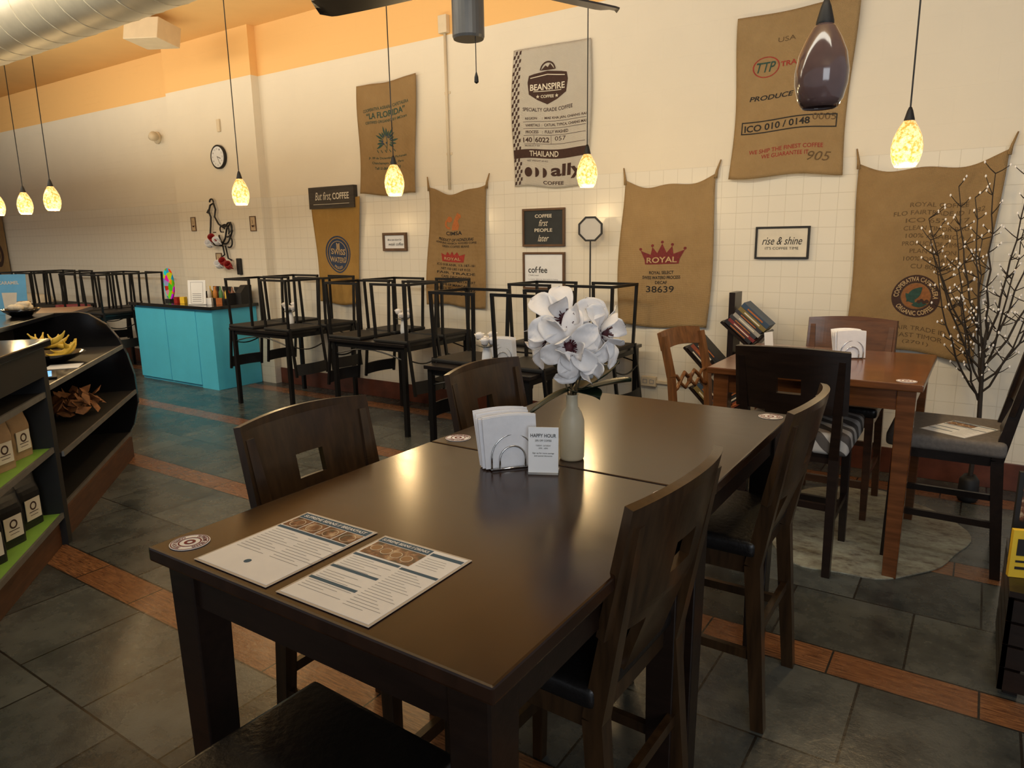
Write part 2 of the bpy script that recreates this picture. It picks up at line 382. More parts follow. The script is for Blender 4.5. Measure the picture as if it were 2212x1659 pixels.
# ------------------------------------------------------------ counter height tables
def ctable(x0,x1,y0,y1,label,top,body,leg=.085,h=.91,group=None,name='dining_table'):
    w=x1-x0;d=y1-y0
    r=thing(name,label,'table',((x0+x1)/2,(y0+y1)/2,0),group=group)
    B().box((0,0,h-.016),(w,d,.032),None,.005).obj('table_top',top,r)
    i=.035
    bq=B()
    for s in(-1,1):
        bq.bb((-w/2+i+.01,s*(d/2-i-.012)-.011,h-.125),(w/2-i-.01,s*(d/2-i-.012)+.011,h-.032))
        bq.bb((s*(w/2-i-.012)-.011,-d/2+i+.01,h-.125),(s*(w/2-i-.012)+.011,d/2-i-.01,h-.032))
    bq.obj('apron',body,r)
    for sx in(-1,1):
        for sy in(-1,1):
            B().post((sx*(w/2-i-leg/2+.01),sy*(d/2-i-leg/2+.01),0),(sx*(w/2-i-leg/2+.01),sy*(d/2-i-leg/2+.01),h-.033),leg*.78,leg).obj('leg',body,r,bev=.004)
    return r
ctable(-1.43,-.53,.73,1.658,"dark espresso square table holding menus and napkins",tabletop,espresso,group='pushed together dark tables')
ctable(-1.43,-.53,1.663,2.59,"dark espresso square table pushed against its twin",tabletop,espresso,group='pushed together dark tables')
ctable(-1.1,-.17,3.38,4.3,"reddish cherry wood pub table near the wall",cherry,cherry,leg=.075)
# ------------------------------------------------------------ dark counter chair (faces +Y)
def backy(x,z,w=.225): return -.205-.09*max(0,(z-.6))/.44 -.035*(1-(x/w)**2)*min(1,max(0,(z-.6)/.2))
def cchair(loc,rz,label,seatm=leather,wood=chairwood,group=None,ss=(.45,.43,.055),sz=.605,sy0=0):
    r=thing('counter_chair',label,'chair',loc,rz,group)
    B().box((0,sy0,sz),ss,None,min(.026,ss[2]*.42),4).obj('seat',seatm,r,smooth=True)
    q=B()
    for s in(-1,1):
        q.bb((-.19,s*.185-.011,.52),(.19,s*.185+.011,.58));q.bb((s*.19-.011,-.18,.52),(s*.19+.011,.18,.58))
    q.obj('seat_frame',wood,r)
    for s in(-1,1):
        B().post((s*.20,.20,0),(s*.19,.185,.58),.032,.042).obj('leg',wood,r,bev=.003)
        q=B();pts=[(s*.205,-.25,0),(s*.195,-.205,.55),(s*.205,backy(.225,.85)-.005,.85),(s*.212,backy(.225,1.0)-.005,1.01)]
        ws=[.034,.042,.034,.026]
        for i in range(3): q.post(pts[i],pts[i+1],ws[i],ws[i+1],ws[i]+.006,ws[i+1]+.006)
        q.obj('leg',wood,r)
        B().post((s*.2,-.228,.25),(s*.195,.195,.25),.02,.02,.03,.03).obj('side_stretcher',wood,r)
    B().post((-.2,.197,.2),(.2,.197,.2),.022,.022,.04,.04).obj('footrest',wood,r)
    B().post((-.2,-.222,.32),(.2,-.222,.32),.02,.02,.03,.03).obj('rear_stretcher',wood,r)
    def fm(u,v):
        x=-.24+.48*u;z=.62+.43*v;z2=z+(.012*math.cos(x/.24*PI/2) if v>.97 else 0)
        return Vector((x,backy(x,z),z2))
    def keep(u,v):
        x=abs(-.24+.48*u);z=.62+.43*v
        if x<.052 and .845<z<.925: return False
        if z<.77: return x<.10
        return True
    B().grid(fm,28,30,keep).obj('backrest',wood,r,solid=.022)
    return r
ch=cchair((-1.36,1.36,0),-PI/2,"dark wood counter chair with cut-out back at table",group='dark counter chairs around the table')
dup(ch,(-1.34,2.24,0),-PI/2)
dup(ch,(-.79,1.385,0),PI/2-.03)
dup(ch,(-.71,2.27,0),PI/2)
r=thing('counter_stool',"dark wooden seat pulled up to the table end",'stool',(-.925,.675,0),-.04)
B().box((0,0,.60),(.41,.42,.035),None,.016,3).obj('seat',leather,r,smooth=True)
for sx in(-1,1):
    for sy in(-1,1): B().post((sx*.18,sy*.18,0),(sx*.165,sy*.165,.583),.034,.042).obj('leg',espresso,r)
q=B()
for s in(-1,1): q.post((-.175,s*.175,.22),(.175,s*.175,.22),.02,.02,.035,.035);q.post((s*.175,-.175,.3),(s*.175,.175,.3),.02,.02,.03,.03)
q.obj('stretcher',espresso,r)
cchair((-.68,3.53,0),0,"dark counter chair with striped seat",stripes,espresso,ss=(.50,.50,.10),sz=.615,sy0=.03)
cchair((-.08,3.86,0),PI/2,"dark counter chair with grey seat holding menu",seatgrey,espresso,ss=(.50,.47,.07),sz=.605)
cchair((-.63,4.28,0),PI,"reddish brown counter chair behind cherry table",leather,cherrych)
r=thing('wooden_chair',"honey brown wooden chair with carved splat back",'chair',(-1.19,3.94,0),-PI/2-.24)
B().box((0,0,.46),(.42,.42,.035),None,.012,3).obj('seat',oak,r)
for s in(-1,1):
    B().post((s*.18,.18,0),(s*.18,.18,.445),.028,.04).obj('leg',oak,r)
    q=B();pts=[(s*.18,-.22,0),(s*.18,-.19,.45),(s*.185,-.22,.75),(s*.19,-.28,.98)]
    for i in range(3): q.post(pts[i],pts[i+1],.038,.036)
    q.obj('leg',oak,r)
B().grid(lambda u,v:Vector((-.20+.4*u,-.275-.02*math.sin(PI*u)-.03*v,.90+.10*v+.015*math.sin(PI*u))),14,3).obj('top_rail',oak,r,solid=.024)
q=B()
for s in(-1,1):
    q.tube([(s*.18,-.212,.66),(s*.13,-.214,.68),(s*.09,-.216,.73),(s*.05,-.222,.76),(s*.015,-.22,.73)],.012,8)
    q.tube([(s*.18,-.22,.76),(s*.13,-.222,.75),(s*.09,-.218,.70),(s*.05,-.213,.67),(s*.015,-.214,.70)],.010,8)
q.ball((0,-.218,.715),.024,2,(1,.5,1.4));q.obj('carved_rail',oak,r,smooth=True)
q=B();q.post((-.17,.18,.2),(.17,.18,.2),.02,.02);q.post((-.17,-.2,.2),(.17,-.2,.2),.02,.02);q.obj('stretcher',oak,r)
# ------------------------------------------------------------ black cafe tables with inverted chairs
def btable(x0,x1,y0,y1,label):
    w=x1-x0;d=y1-y0;h=.75
    r=thing('cafe_table',label,'table',((x0+x1)/2,(y0+y1)/2,0),group='black cafe tables')
    B().box((0,0,h-.0125),(w,d,.025),None,.004).obj('table_top',blacktop,r)
    q=B()
    for s in(-1,1):
        q.bb((-w/2+.03,s*(d/2-.035)-.01,h-.065),(w/2-.03,s*(d/2-.035)+.01,h-.025));q.bb((s*(w/2-.035)-.01,-d/2+.03,h-.065),(s*(w/2-.035)+.01,d/2-.03,h-.025))
        q.tube([((-w/2+.05)+(w-.1)*i/10,s*(d/2-.035),h-.13+.06*math.sin(PI*i/10)) for i in range(11)],.006,6)
    q.obj('apron',blackmetal,r)
    for sx in(-1,1):
        for sy in(-1,1): B().post((sx*(w/2-.035),sy*(d/2-.035),0),(sx*(w/2-.035),sy*(d/2-.035),h-.025),.034,.034).obj('leg',blackmetal,r)
    return r
def mchair(loc,rz):
    r=thing('metal_chair',"black metal chair stacked upside down on table",'chair',loc,0,'upturned black chairs',rot=(PI,0,rz))
    B().box((0,0,.455),(.38,.37,.028),None,.01,2).obj('seat',blackmat,r)
    for s in(-1,1):
        for t in(-1,1): B().post((s*.175,t*.165,.44),(s*.185,t*.18,.010),.019,.019).obj('leg',blackmetal,r)
        B().post((s*.185,-.19,.010),(s*.185,.19,.010),.019,.019).obj('runner',blackmetal,r)
        B().post((s*.175,-.178,.44),(s*.175,-.235,.88),.020,.020).obj('back_post',blackmetal,r)
    B().post((-.185,-.18,.010),(.185,-.18,.010),.019,.019).obj('cross_bar',blackmetal,r)
    B().grid(lambda u,v:Vector((-.17+.34*u,-.222-.03*math.sin(PI*u)-.01*v,.765+.1*v)),10,2).obj('backrest',blackmat,r,solid=.014)
    B().tube([(-.17+.34*i/10,-.205,.60+.04*math.sin(PI*i/10)) for i in range(11)],.006,6).obj('back_bar',blackmetal,r)
    return r
mc=None
def put(x,y,side):
    global mc
    rz=-PI/2 if side>0 else PI/2
    rz+=random.uniform(-.05,.05)
    l=(x,y,.75+.470)
    if mc is None: mc=mchair(l,rz)
    else: dup(mc,l,rz)
def bset(x0,x1,y0,y1,rows,label="black cafe table carrying upturned metal chairs"):
    btable(x0,x1,y0,y1,label)
    for yy_ in rows:
        put(x0+.165,yy_,-1);put(x1-.165,yy_,1)
bset(-6.02,-5.17,4.10,4.96,(4.31,4.75))
bset(-4.55,-3.70,4.03,4.90,(4.24,4.68))
bset(-2.98,-2.16,3.42,4.14,(3.72,))
bset(-2.95,-2.12,4.20,4.95,(4.60,))
bset(-10.85,-10.05,4.05,4.85,(4.27,4.67))
bset(-9.3,-8.45,4.10,4.90,(4.31,4.71))
# ------------------------------------------------------------ wall sacks
def sack(x0z,x1z,br,bl,m,items,label,sag=.03,seed=0,tails=False,amp=.008):
    TLx,TLz=x0z;TRx,TRz=x1z;BRx,BRz=br;BLx,BLz=bl
    ox=(BLx+BRx)/2;oz=(BLz+BRz)/2
    W=(TRx-TLx+BRx-BLx)/2;Hh=(TLz-BLz+TRz-BRz)/2
    rnd=random.Random(seed);ph=[rnd.uniform(0,6) for _ in range(6)]
    def fm(x,y,off=0):
        s=x/W;t=1-y/Hh
        X=(TLx*(1-s)+TRx*s)*(1-t)+(BLx*(1-s)+BRx*s)*t
        Z=(TLz*(1-s)+TRz*s)*(1-t)+(BLz*(1-s)+BRz*s)*t
        Z-=sag*(4*s*(1-s))*(1-t)**1.5*(1+.3*math.sin(s*9+ph[4]))
        X+=.014*math.sin(t*5+ph[0])*(1 if s>.5 else -1)*abs(s-.5)*2
        Z+=.012*math.sin(s*7+ph[3])*t
        d=.016+amp*1.8+amp*math.sin(s*6+t*2.5+ph[1])+amp*.7*math.sin(s*11-t*3+ph[2])*(.3+t)+.006*math.sin(t*6+ph[0])
        return Vector((X-ox,-max(.004,d)-off,Z-oz))
    q=B().grid(lambda u,v:fm(u*W,v*Hh),34,44)
    if tails:
        for s,e in((0,-.02),(W,.03)):
            p=fm(s,Hh);q.tube([p+Vector((0,0,-.03)),p+Vector((e*.3,0,.02)),p+Vector((e,.008,.09))],[.012,.007,.003],6)
    o=q.obj('burlap_sack',m,None,smooth=True,loc=(ox,WY,oz),solid=.004)
    tag(o,label,'coffee sack','coffee sacks hung on the wall')
    last=None
    for nm,mt,sh,lift in items(W,Hh):
        par=last if (lift>.002 and last) else o
        d_=decal(nm,mt,sh,lambda x,y,l=lift:fm(x,y,.004+l),par,cut=.035)
        if lift<=.0015: last=d_
    return o
def TT(W,H):
    def f(body,s,t,w,h,**k): return T(body,s*W,(1-t)*H,w*W,h*H,**k)
    return f
def it_florida(W,H):
    t=TT(W,H)
    a=[t("COOPERATIVA AGRARIA CAFETALERA",.5,.215,.76,.028,bold=.01,arc=.12,rot=.06),t("\u201cLA FLORIDA\u201d",.5,.275,.64,.055,bold=.02,rot=.05),
       t("CERTIFIED ORGANIC BY IMOcert",.5,.335,.70,.024,bold=.01,rot=.04),
       t("Jr. 09 de Diciembre, Pichanaki",.5,.665,.68,.026,bold=.01),t("Chanchamayo, Junin, Peru",.5,.71,.56,.028,bold=.01),t("Telf: 51-064-347-0450",.5,.755,.46,.024,bold=.01)]
    b=[];cx,cy=W*.5,H*.5
    for i in range(15):
        an=-.5+i*.29;l=.085*(.7+.5*(i%3)/2);b.append(leaf2(cx+.035*math.cos(an),cy-.02+.045*math.sin(an),l,.009,an))
    for i in range(5): b.append(ST([(cx-.12+.05*i,cy-.09),(cx-.10+.05*i,cy-.115)],.007))
    b.append(ST([(cx,cy-.1),(cx+.01,cy-.02),(cx-.005,cy+.06)],.006));b.append(ST([(cx-.09,cy-.05),(cx-.03,cy-.03),(cx,cy-.07)],.005))
    c=[DISC(cx+.05*math.cos(i*1.3),cy+.04*math.sin(i*1.7),.008,10) for i in range(9)]
    return [('lettering',greenink,a,0),('plant_emblem',greenink,b,0),('berry_print',navyink,c,.0025)]
sack((-5.05,2.96),(-4.34,2.98),(-4.37,1.96),(-5.07,1.98),burl,it_florida,"brown burlap coffee sack printed with green plant",.02,1)
def it_bean(W,H):
    t=TT(W,H);k=[]
    cx,cy=W*.47,H*.725
    sh=P([(cx-.165,cy+.080),(cx-.12,cy+.090),(cx,cy+.105),(cx+.12,cy+.090),(cx+.165,cy+.080),(cx+.175,cy+.03),(cx+.16,cy-.06),(cx+.085,cy-.105),(cx,cy-.14),(cx-.085,cy-.105),(cx-.16,cy-.06),(cx-.175,cy+.03)])
    dome=[RG(cx,cy+.105,.058,.070,24,.1,PI-.1),P([(cx-.06,cy+.11),(cx-.02,cy+.145),(cx,cy+.13),(cx+.02,cy+.155),(cx+.06,cy+.11)])]
    k.append(sh);k+=dome
    lt=[t("BEANSPIRE",.47,.285,.43,.045,bold=.02),t("\u2605 COFFEE \u2605",.47,.35,.28,.027,bold=.02),ST([(cx-.15,cy+.060),(cx,cy+.078),(cx+.15,cy+.060)],.006),R(cx-.12,cy-.045,cx+.12,cy-.040)]
    k+=[t("SPECIALTY GRADE COFFEE",.47,.445,.62,.026,bold=.01,arc=-.28),
        t("REGION     :  MAE KHA JAN, CHIANG RAI",.57,.505,.76,.022,bold=.015),t("VARIETALS  :  CATUAI, TYPICA, CHIANG MAI",.57,.553,.76,.022,bold=.015),
        t("PROCESS    :  FULLY WASHED",.46,.60,.54,.022,bold=.015),t("140",.21,.657,.12,.036,bold=.02),t("6022",.40,.657,.18,.036,bold=.02),t("057",.63,.648,.14,.03),
        t("PRODUCT OF",.27,.70,.20,.012)]
    for y in(.527,.576,.625): k.append(R(W*.16,(1-y)*H,W*.95,(1-y)*H+.003))
    for x in(.295,.51): k.append(R(W*x,(1-.685)*H,W*x+.003,(1-.627)*H))
    k.append(R(W*.16,(1-.688)*H,W*.95,(1-.688)*H+.003))
    k.append(R(0.005,(1-.79)*H,W-.005,(1-.725)*H))
    lt.append(t("THAILAND",.42,.757,.38,.04,bold=.01))
    k+=[t("NET WEIGHT 60 KG",.33,.81,.28,.012),t("ally",.73,.885,.44,.112,bold=.03),t("COFFEE",.55,.965,.28,.026,bold=.02)]
    for i,s in enumerate((.20,.315,.42)):
        a,bq=W*s,(1-.895)*H
        if i==0:k.append(RG(a,bq,0,.038,24))
        else:k.append(RG(a-.012,bq,0,.038,16,-PI/2,PI/2)); 
    for i in range(34):
        y=.01+i*(H-.02)/34;st=(H-.02)/34
        if (1-.80)*H<y+st*.5<(1-.72)*H: continue
        for j in range(4):
            if (i+j)%2==0:
                a=.004+.018*j;k.append(P([(a,y),(a+.018,y+.004),(a+.022,y+st),(a+.004,y+st-.004)]))
    return [('printed_artwork',brownink,k,0),('lettering',creamink,lt,.0025)]
sack((-3.31,3.01),(-2.61,3.0),(-2.63,1.94),(-3.32,1.96),wcloth,it_bean,"white woven coffee sack with brown shield print",.0,2,amp=.004)
def it_tra(W,H):
    t=TT(W,H)
    k=[t("PRODUCE OF",.40,.50,.54,.03,bold=.02,shear=.2),t("ICO 010 / 0148",.40,.68,.60,.042,bold=.02,rot=.02)]
    y=(1-.675)*H;k+=FR(W*.07,y-.045,W*.93,y+.035,.007)
    f=[t("USA",.44,.165,.15,.028),t("905",.80,.89,.20,.055,shear=.3),t("0005",.82,.655,.20,.04)]
    rd=[RG(W*.27,(1-.315)*H,.078,.086,40),t("TRA",.47,.312,.14,.03,bold=.02),t("WE SHIP THE FINEST COFFEE",.50,.83,.66,.026,bold=.01,rot=.02),t("WE GUARANTEE IT",.50,.868,.42,.026,bold=.01)]
    rd[0]=([(x,(yy-(1-.315)*H)*.75+(1-.315)*H) for x,yy in rd[0][0]],rd[0][1])
    g=[t("TTP",.27,.315,.17,.06,shear=.3,bold=.01)]
    return [('lettering',ink,k,0),('faded_lettering',fadeink,f,0),('red_lettering',redink,rd,0),('monogram',greenink,g,0)]
sack((-1.51,2.94),(-.80,2.96),(-.82,1.92),(-1.54,1.93),burl2,it_tra,"burlap coffee sack with boxed code and red print",.01,3)
def it_swiss(W,H):
    t=TT(W,H);cx,cy=W*.50,(1-.525)*H;r=.185
    k=[RG(cx,cy,0,r*.86,40),RG(cx,cy,r*.92,r,40)]
    c=[t("SWISS",.5,.50,.36,.055,bold=.02),t("WATER\u00ae",.5,.575,.42,.055,bold=.02),RG(cx,cy,r*.70,r*.73,40,-.6,PI+.6),T("PROCESS",cx,cy,.14,.026,bold=.02,ring=(r*.72,False))]
    for i in range(5): c.append(leaf2(cx,cy+.045+.012*i,.035,.007,.7));c.append(leaf2(cx,cy+.045+.012*i,.035,.007,PI-.7))
    return [('round_emblem',navyink,k,0),('lettering',sandink,c,.0025)]
sack((-5.76,2.0),(-5.10,1.97),(-5.17,.92),(-5.74,.93),burlg,it_swiss,"golden cloth coffee sack with navy round emblem",.02,4)
def it_cimsa(W,H):
    t=TT(W,H)
    o=[];cx,cy=W*.48,(1-.27)*H
    o+=[RG(cx-.055,cy,.028,.05,20,PI*.35,PI*1.6),RG(cx-.05,cy+.045,.0,.028,16),P([(cx-.02,cy-.06),(cx+.045,cy-.06),(cx+.055,cy-.02),(cx+.04,cy+.02),(cx+.05,cy+.04),(cx+.075,cy+.05),(cx+.07,cy+.075),(cx+.045,cy+.09),(cx+.04,cy+.105),(cx+.025,cy+.085),(cx+.01,cy+.06),(cx-.005,cy+.02),(cx-.02,cy-.02)])]
    k=[t("CIMSA",.48,.355,.26,.035,bold=.02),t("PRODUCT OF HONDURAS",.5,.415,.60,.026,bold=.02,shear=.3),t("HONDURAS ARABICA WASHED COFFEE",.5,.445,.70,.018,bold=.01),t("GREEN COFFEE BEANS",.5,.475,.44,.02,bold=.01)]
    for i,s in enumerate(("ICO 018 ANR. 13-187-181","NET 150 LBS / 69 KGS","FAIR TRADE","CAFE ORGANICO","CERTIFIED BY MAYACERT","SHB EP MARCALA","FLO ID: 934846","LOT 2019")): k.append(t(s,.5,.64+i*.036,.62 if i%2==0 else .46,.021,bold=.01))
    y=(1-.58)*H;cx=W*.46
    cr=[P([(cx-.11,y-.035),(cx+.11,y-.035),(cx+.125,y+.04),(cx+.07,y+.025),(cx+.05,y+.06),(cx+.02,y+.03),(cx,y+.065),(cx-.02,y+.03),(cx-.05,y+.06),(cx-.07,y+.025),(cx-.125,y+.04)])]
    return [('squirrel_emblem',orangeink,o,0),('lettering',ink,k,0),('crown_emblem',redink,cr,0),('crown_lettering',sandink,[t("ROYAL",.46,.585,.26,.026,bold=.02)],.0025)]
sack((-4.24,2.01),(-3.59,2.0),(-3.63,.95),(-4.27,.97),burl,it_cimsa,"burlap coffee sack with orange emblem and crown",.06,5,True,.012)
def it_royal(W,H):
    t=TT(W,H);cx,y=W*.48,(1-.50)*H
    c=[P([(cx-.125,y-.055),(cx+.125,y-.055),(cx+.13,y-.02),(cx+.165,y+.05),(cx+.085,y+.02),(cx+.075,y+.08),(cx+.035,y+.03),(cx,y+.10),(cx-.035,y+.03),(cx-.075,y+.08),(cx-.085,y+.02),(cx-.165,y+.05),(cx-.13,y-.02)])]
    for dx,dy in((-.165,.06),(-.075,.09),(0,.112),(.075,.09),(.165,.06)): c.append(DISC(cx+dx,y+dy,.011,12))
    k=[t("ROYAL SELECT",.48,.61,.26,.022,bold=.02),t("SWISS WATER\u00ae PROCESS",.48,.645,.40,.024,bold=.02),t("DECAF",.48,.68,.13,.022,bold=.02),t("38639",.47,.728,.30,.046,bold=.008)]
    return [('lettering',ink,k,0),('crown_emblem',maroonink,c,0),('crown_lettering',sandink,[t("ROYAL",.48,.52,.32,.04,bold=.02,arc=.15)],.0045)]
sack((-2.33,1.96),(-1.62,1.97),(-1.65,.88),(-2.35,.88),burl2,it_royal,"burlap coffee sack with maroon crown and number",.07,6,True,.010)
def it_far(W,H):
    t=TT(W,H);f=[]
    for i,(s,w) in enumerate((("ROYAL COFFEE",.40),("FLO FAIRTRADE ID 1182",.62),("ICO 652 / 17",.44),("CLEAN TIMOR BAG",.46),("100% ARABICA",.42),("PRODUCE OF TIMOR",.46),("PLANTATION",.34),("100% ORGANIC",.42),("CU 806878",.30))): f.append(t(s,.60,.20+.042*i,w,.024,bold=.0))
    f+=[t("FAIR TRADE ID 9",.60,.875,.46,.024),t("EAST TIMOR",.58,.915,.36,.024),t("(2701)",.56,.953,.20,.022)]
    cx,cy=W*.52,(1-.70)*H
    k=[RG(cx,cy,.085,.137,44)];g=[leaf2(cx-.05,cy-.04,.13,.03,.9),leaf2(cx-.02,cy-.06,.09,.02,.2),leaf2(cx+.0,cy-.05,.09,.02,2.3)]
    d=[RG(cx,cy,0,.082,36)]
    c=[T("COOPERATIVA CAFETALERA",cx,cy,.36,.030,bold=.02,ring=(.111,True)),T("ORGANIC COFFEE",cx,cy,.23,.030,bold=.02,ring=(.111,False))]
    return [('faded_lettering',fadeink,f,0),('emblem_ring',brownink,k,0),('ring_lettering',sandink,c,.003),('emblem_field',fieldink,d,.0012),('leaf_emblem',greenink,g,.003),('berry_print',brownink,[DISC(cx+.02+.015*i,cy-.035+.01*(i%2),.011,10) for i in range(4)],.004)]
sack((-.71,1.97),(.03,2.0),(-.01,.78),(-.73,.84),burl,it_far,"large burlap coffee sack with round leaf emblem",.08,8,True,.014)
sack((-13.75,2.05),(-12.97,2.05),(-12.95,.98),(-13.7,.98),burl,lambda W,H:[('round_emblem',brownink,[RG(W*.6,H*.42,.12,.2,30),RG(W*.6,H*.42,.0,.08,20)],0)],"dark burlap coffee sack on the distant wall",.03,9)
# ------------------------------------------------------------ framed signs
def sign(x0,x1,z0,z1,fm_,bm_,shapes,label,fw=.02,y=WY,name='wall_sign',th=.025,cat='sign'):
    w=x1-x0;h=z1-z0
    r=thing(name,label,cat,(x0,y,z0))
    if fw:
        q=B();q.bb((0,-th,0),(w,-.001,fw));q.bb((0,-th,h-fw),(w,-.001,h));q.bb((0,-th,fw),(fw,-.001,h-fw));q.bb((w-fw,-th,fw),(w,-.001,h-fw));q.obj('frame',fm_,r,bev=.002)
    pn=B().bb((fw*.9,-th*.6,fw*.9),(w-fw*.9,-.001,h-fw*.9)).obj('panel',bm_,r)
    for nm,mt,sh in shapes(w,h): decal(nm,mt,sh,lambda x,y:Vector((x,-th*.6-.0015,y)),pn)
    return r
sign(-5.79,-5.15,1.87,2.08,blackmat,mat('charcoal_plank',(.045,.037,.03),.7,var=.4,sc=5,stretch=(1,1,8)),lambda w,h:[('lettering',creamink,[T("But first,",w*.33,h*.55,w*.36,h*.42,shear=.35),T("COFFEE",w*.72,h*.55,w*.36,h*.30,bold=.02),ST([(w*.1,h*.2),(w*.9,h*.2)],.004)])],"dark plank sign with white coffee lettering",0,th=.09)
sign(-4.83,-4.53,1.45,1.62,framew,white,lambda w,h:[('lettering',ink,[T("life is too short for",w*.5,h*.62,w*.6,h*.12,shear=.3),T("weak coffee",w*.55,h*.38,w*.62,h*.17,shear=.3)])],"small walnut framed script sign",.025)
sign(-3.24,-2.84,1.48,1.785,framew,chalk,lambda w,h:[('lettering',creamink,[T("COFFEE",w*.5,h*.80,w*.40,h*.09,bold=.02),T("first",w*.5,h*.62,w*.22,h*.17,shear=.4),T("PEOPLE",w*.5,h*.43,w*.42,h*.09,bold=.02),T("later",w*.5,h*.22,w*.26,h*.17,shear=.4)])],"framed chalkboard sign with white lettering",.018)
sign(-3.24,-2.84,1.13,1.435,framew,white,lambda w,h:[('lettering',ink,[T("cof\u00b7fee",w*.36,h*.53,w*.46,h*.17,bold=.01),T("[ 'kofe ] noun",w*.26,h*.38,w*.24,h*.045)]),('small_lettering',greyink,[T("1. a warm, delicious alternative to hating",w*.48,h*.27,w*.72,h*.05),T("everybody every morning forever.",w*.44,h*.19,w*.64,h*.05)])],"walnut framed white coffee definition sign",.018)
sign(-1.34,-.99,1.385,1.60,blackmat,mat('pale_panel',(.68,.63,.52),.7,var=.08),lambda w,h:[('lettering',ink,[T("rise & shine",w*.5,h*.56,w*.74,h*.24,shear=.35),T("IT'S COFFEE TIME",w*.5,h*.33,w*.62,h*.085)])],"black framed pale sign above the wall tiles",.013)
PY=WY-.09
for x0,x1,z0,z1 in((-7.80,-7.71,1.69,1.85),(-6.71,-6.61,1.67,1.83),(-7.38,-7.27,1.27,1.44)):
    sign(x0,x1,z0,z1,framew,mat('beige_print',(.5,.38,.24),.7,var=.2),lambda w,h:[('cup_print',brownink,[RG(w*.45,h*.4,0,w*.22,16,PI,2*PI),RG(w*.7,h*.36,w*.06,w*.1,12),ST([(w*.4,h*.5),(w*.5,h*.62),(w*.4,h*.75)],.005)])],"tiny framed coffee cup picture",.008,PY,'picture_frame',.012,'picture')
r=thing('wall_clock',"round black rimmed clock with white face",'clock',(-7.14,PY,2.475),rot=(PI/2,0,0))
B().lathe([(.125,.001),(.128,.03),(.118,.038),(.108,.03)],n=40,cap0=True).obj('rim',blackmat,r,smooth=True)
fc=B().lathe([(.11,.004),(.11,.031)],n=40,cap0=True,cap1=True).obj('face',white,r)
fm=lambda x,y:Vector((x,y,.033))
decal('numerals',ink,[T(str(i),.085*math.sin(i*PI/6),.085*math.cos(i*PI/6),.012 if i<10 else .02,.018) for i in range(1,13)],fm,fc)
decal('clock_hand',ink,[ST([(0,0),(.055,-.02)],.007),],fm,fc);decal('clock_hand',ink,[ST([(-.01,.01),(.035,-.075)],.005)],fm,fc)
r=thing('mug_rack',"black wire rooster shaped mug rack on wall",'mug rack',(-7.2,PY,1.72))
def W3(p): return [(x,-.03,z) for x,z in p]
q=B()
def arc(cx,cz,rr,a0,a1,n=14): return [(cx+rr*math.cos(a0+(a1-a0)*i/n),cz+rr*math.sin(a0+(a1-a0)*i/n)) for i in range(n+1)]
q.tube(W3([(-.16,.25),(-.2,.18),(-.17,.12),(-.19,.02),(-.22,-.1),(-.15,-.19),(-.02,-.2),(.06,-.12),(.1,-.02),(.18,.05),(.2,-.04),(.16,-.1)]),.010)
q.tube(W3([(-.16,.25),(-.1,.27),(-.07,.2),(-.1,.12),(-.04,.04),(.04,0),(.1,.02)]),.010)
q.tube(W3(arc(-.13,.28,.035,0,PI)),.009);q.tube(W3([(-.2,.2),(-.235,.17),(-.19,.16)]),.009)
q.tube(W3(arc(.05,-.08,.1,PI,2*PI)),.009);q.tube(W3(arc(.07,-.04,.07,-.5,2.2)),.009);q.tube(W3(arc(.15,-.0,.05,-1,3)),.009);q.tube(W3(arc(.12,-.16,.06,-2,2)),.009);q.tube(W3(arc(.02,-.02,.04,0,4)),.008)
q.tube(W3([(.0,-.2),(.02,-.3),(-.05,-.33)]),.009);q.tube(W3([(.05,-.2),(.08,-.34),(.14,-.36)]),.009)
for x in(-.15,0,.15):q.box((x,-.015,-.05),(.01,.03,.01))
q.obj('wire_frame',blackmat,r,smooth=True)
for x,z,m_ in((-7.36,1.54,white),(-7.29,1.60,red),(-7.21,1.57,white),(-7.22,1.31,white),(-7.13,1.34,red),(-7.04,1.30,red)):
    q=B();q.lathe([(.028,-.04),(.038,-.02),(.04,.045),(.036,.045),(.034,-.02)],n=18);q.tube([(.038,0,.03),(.065,0,.025),(.07,0,0),(.038,0,-.02)],.006,6)
    tag(q.obj('mug',m_,None,smooth=True,loc=(x,PY-.09,z),rot=(.9,.5,.2)),"glazed %s mug hanging from wire rack"%('red' if m_==red else 'white'),'mug','mugs on the wire rack')
tag(B().box((0,0,0),(.07,.03,.18),None,.008).obj('wall_phone',blackmat,None,loc=(-6.95,PY-.016,1.29)),"small black handset mounted on the wall",'phone')
q=B();q.lathe([(.07,.001),(.07,.02),(.05,.035)],n=24,cap1=True);q.tube([(0,0,.03),(.03,0,.09),(.10,0,.11)],[.03,.045,.055],14)
tag(q.obj('wall_spotlight',cream,None,smooth=True,loc=(-8.45,WY,2.80),rot=(PI/2,0,0)),"cream security light on painted brick wall",'wall light')
tag(B().box((0,0,0),(.05,.02,.13),None,.005).obj('thermostat',cream,None,loc=(-7.1,PY-.011,2.80)),"slim beige thermostat on the wall",'thermostat')
r=thing('wall_conduit',"cream painted vertical pipe with junction box",'pipe',(-4.0,WY,1.98))
B().tube([(0,-.015,0),(0,-.015,1.28)],.012,10).obj('pipe',cream,r,smooth=True);B().box((0,-.025,1.34),(.09,.048,.14),None,.005).obj('junction_box',cream,r)
q=B()
for z in(.3,.8):q.box((0,-.004,z),(.06,.008,.02))
q.obj('bracket',cream,r)
r=thing('wall_outlet',"beige double power outlet with surface raceway",'outlet',(-2.09,WY,.45))
B().box((0,-.018,0),(.12,.034,.075),None,.005).obj('box_cover',cream,r)
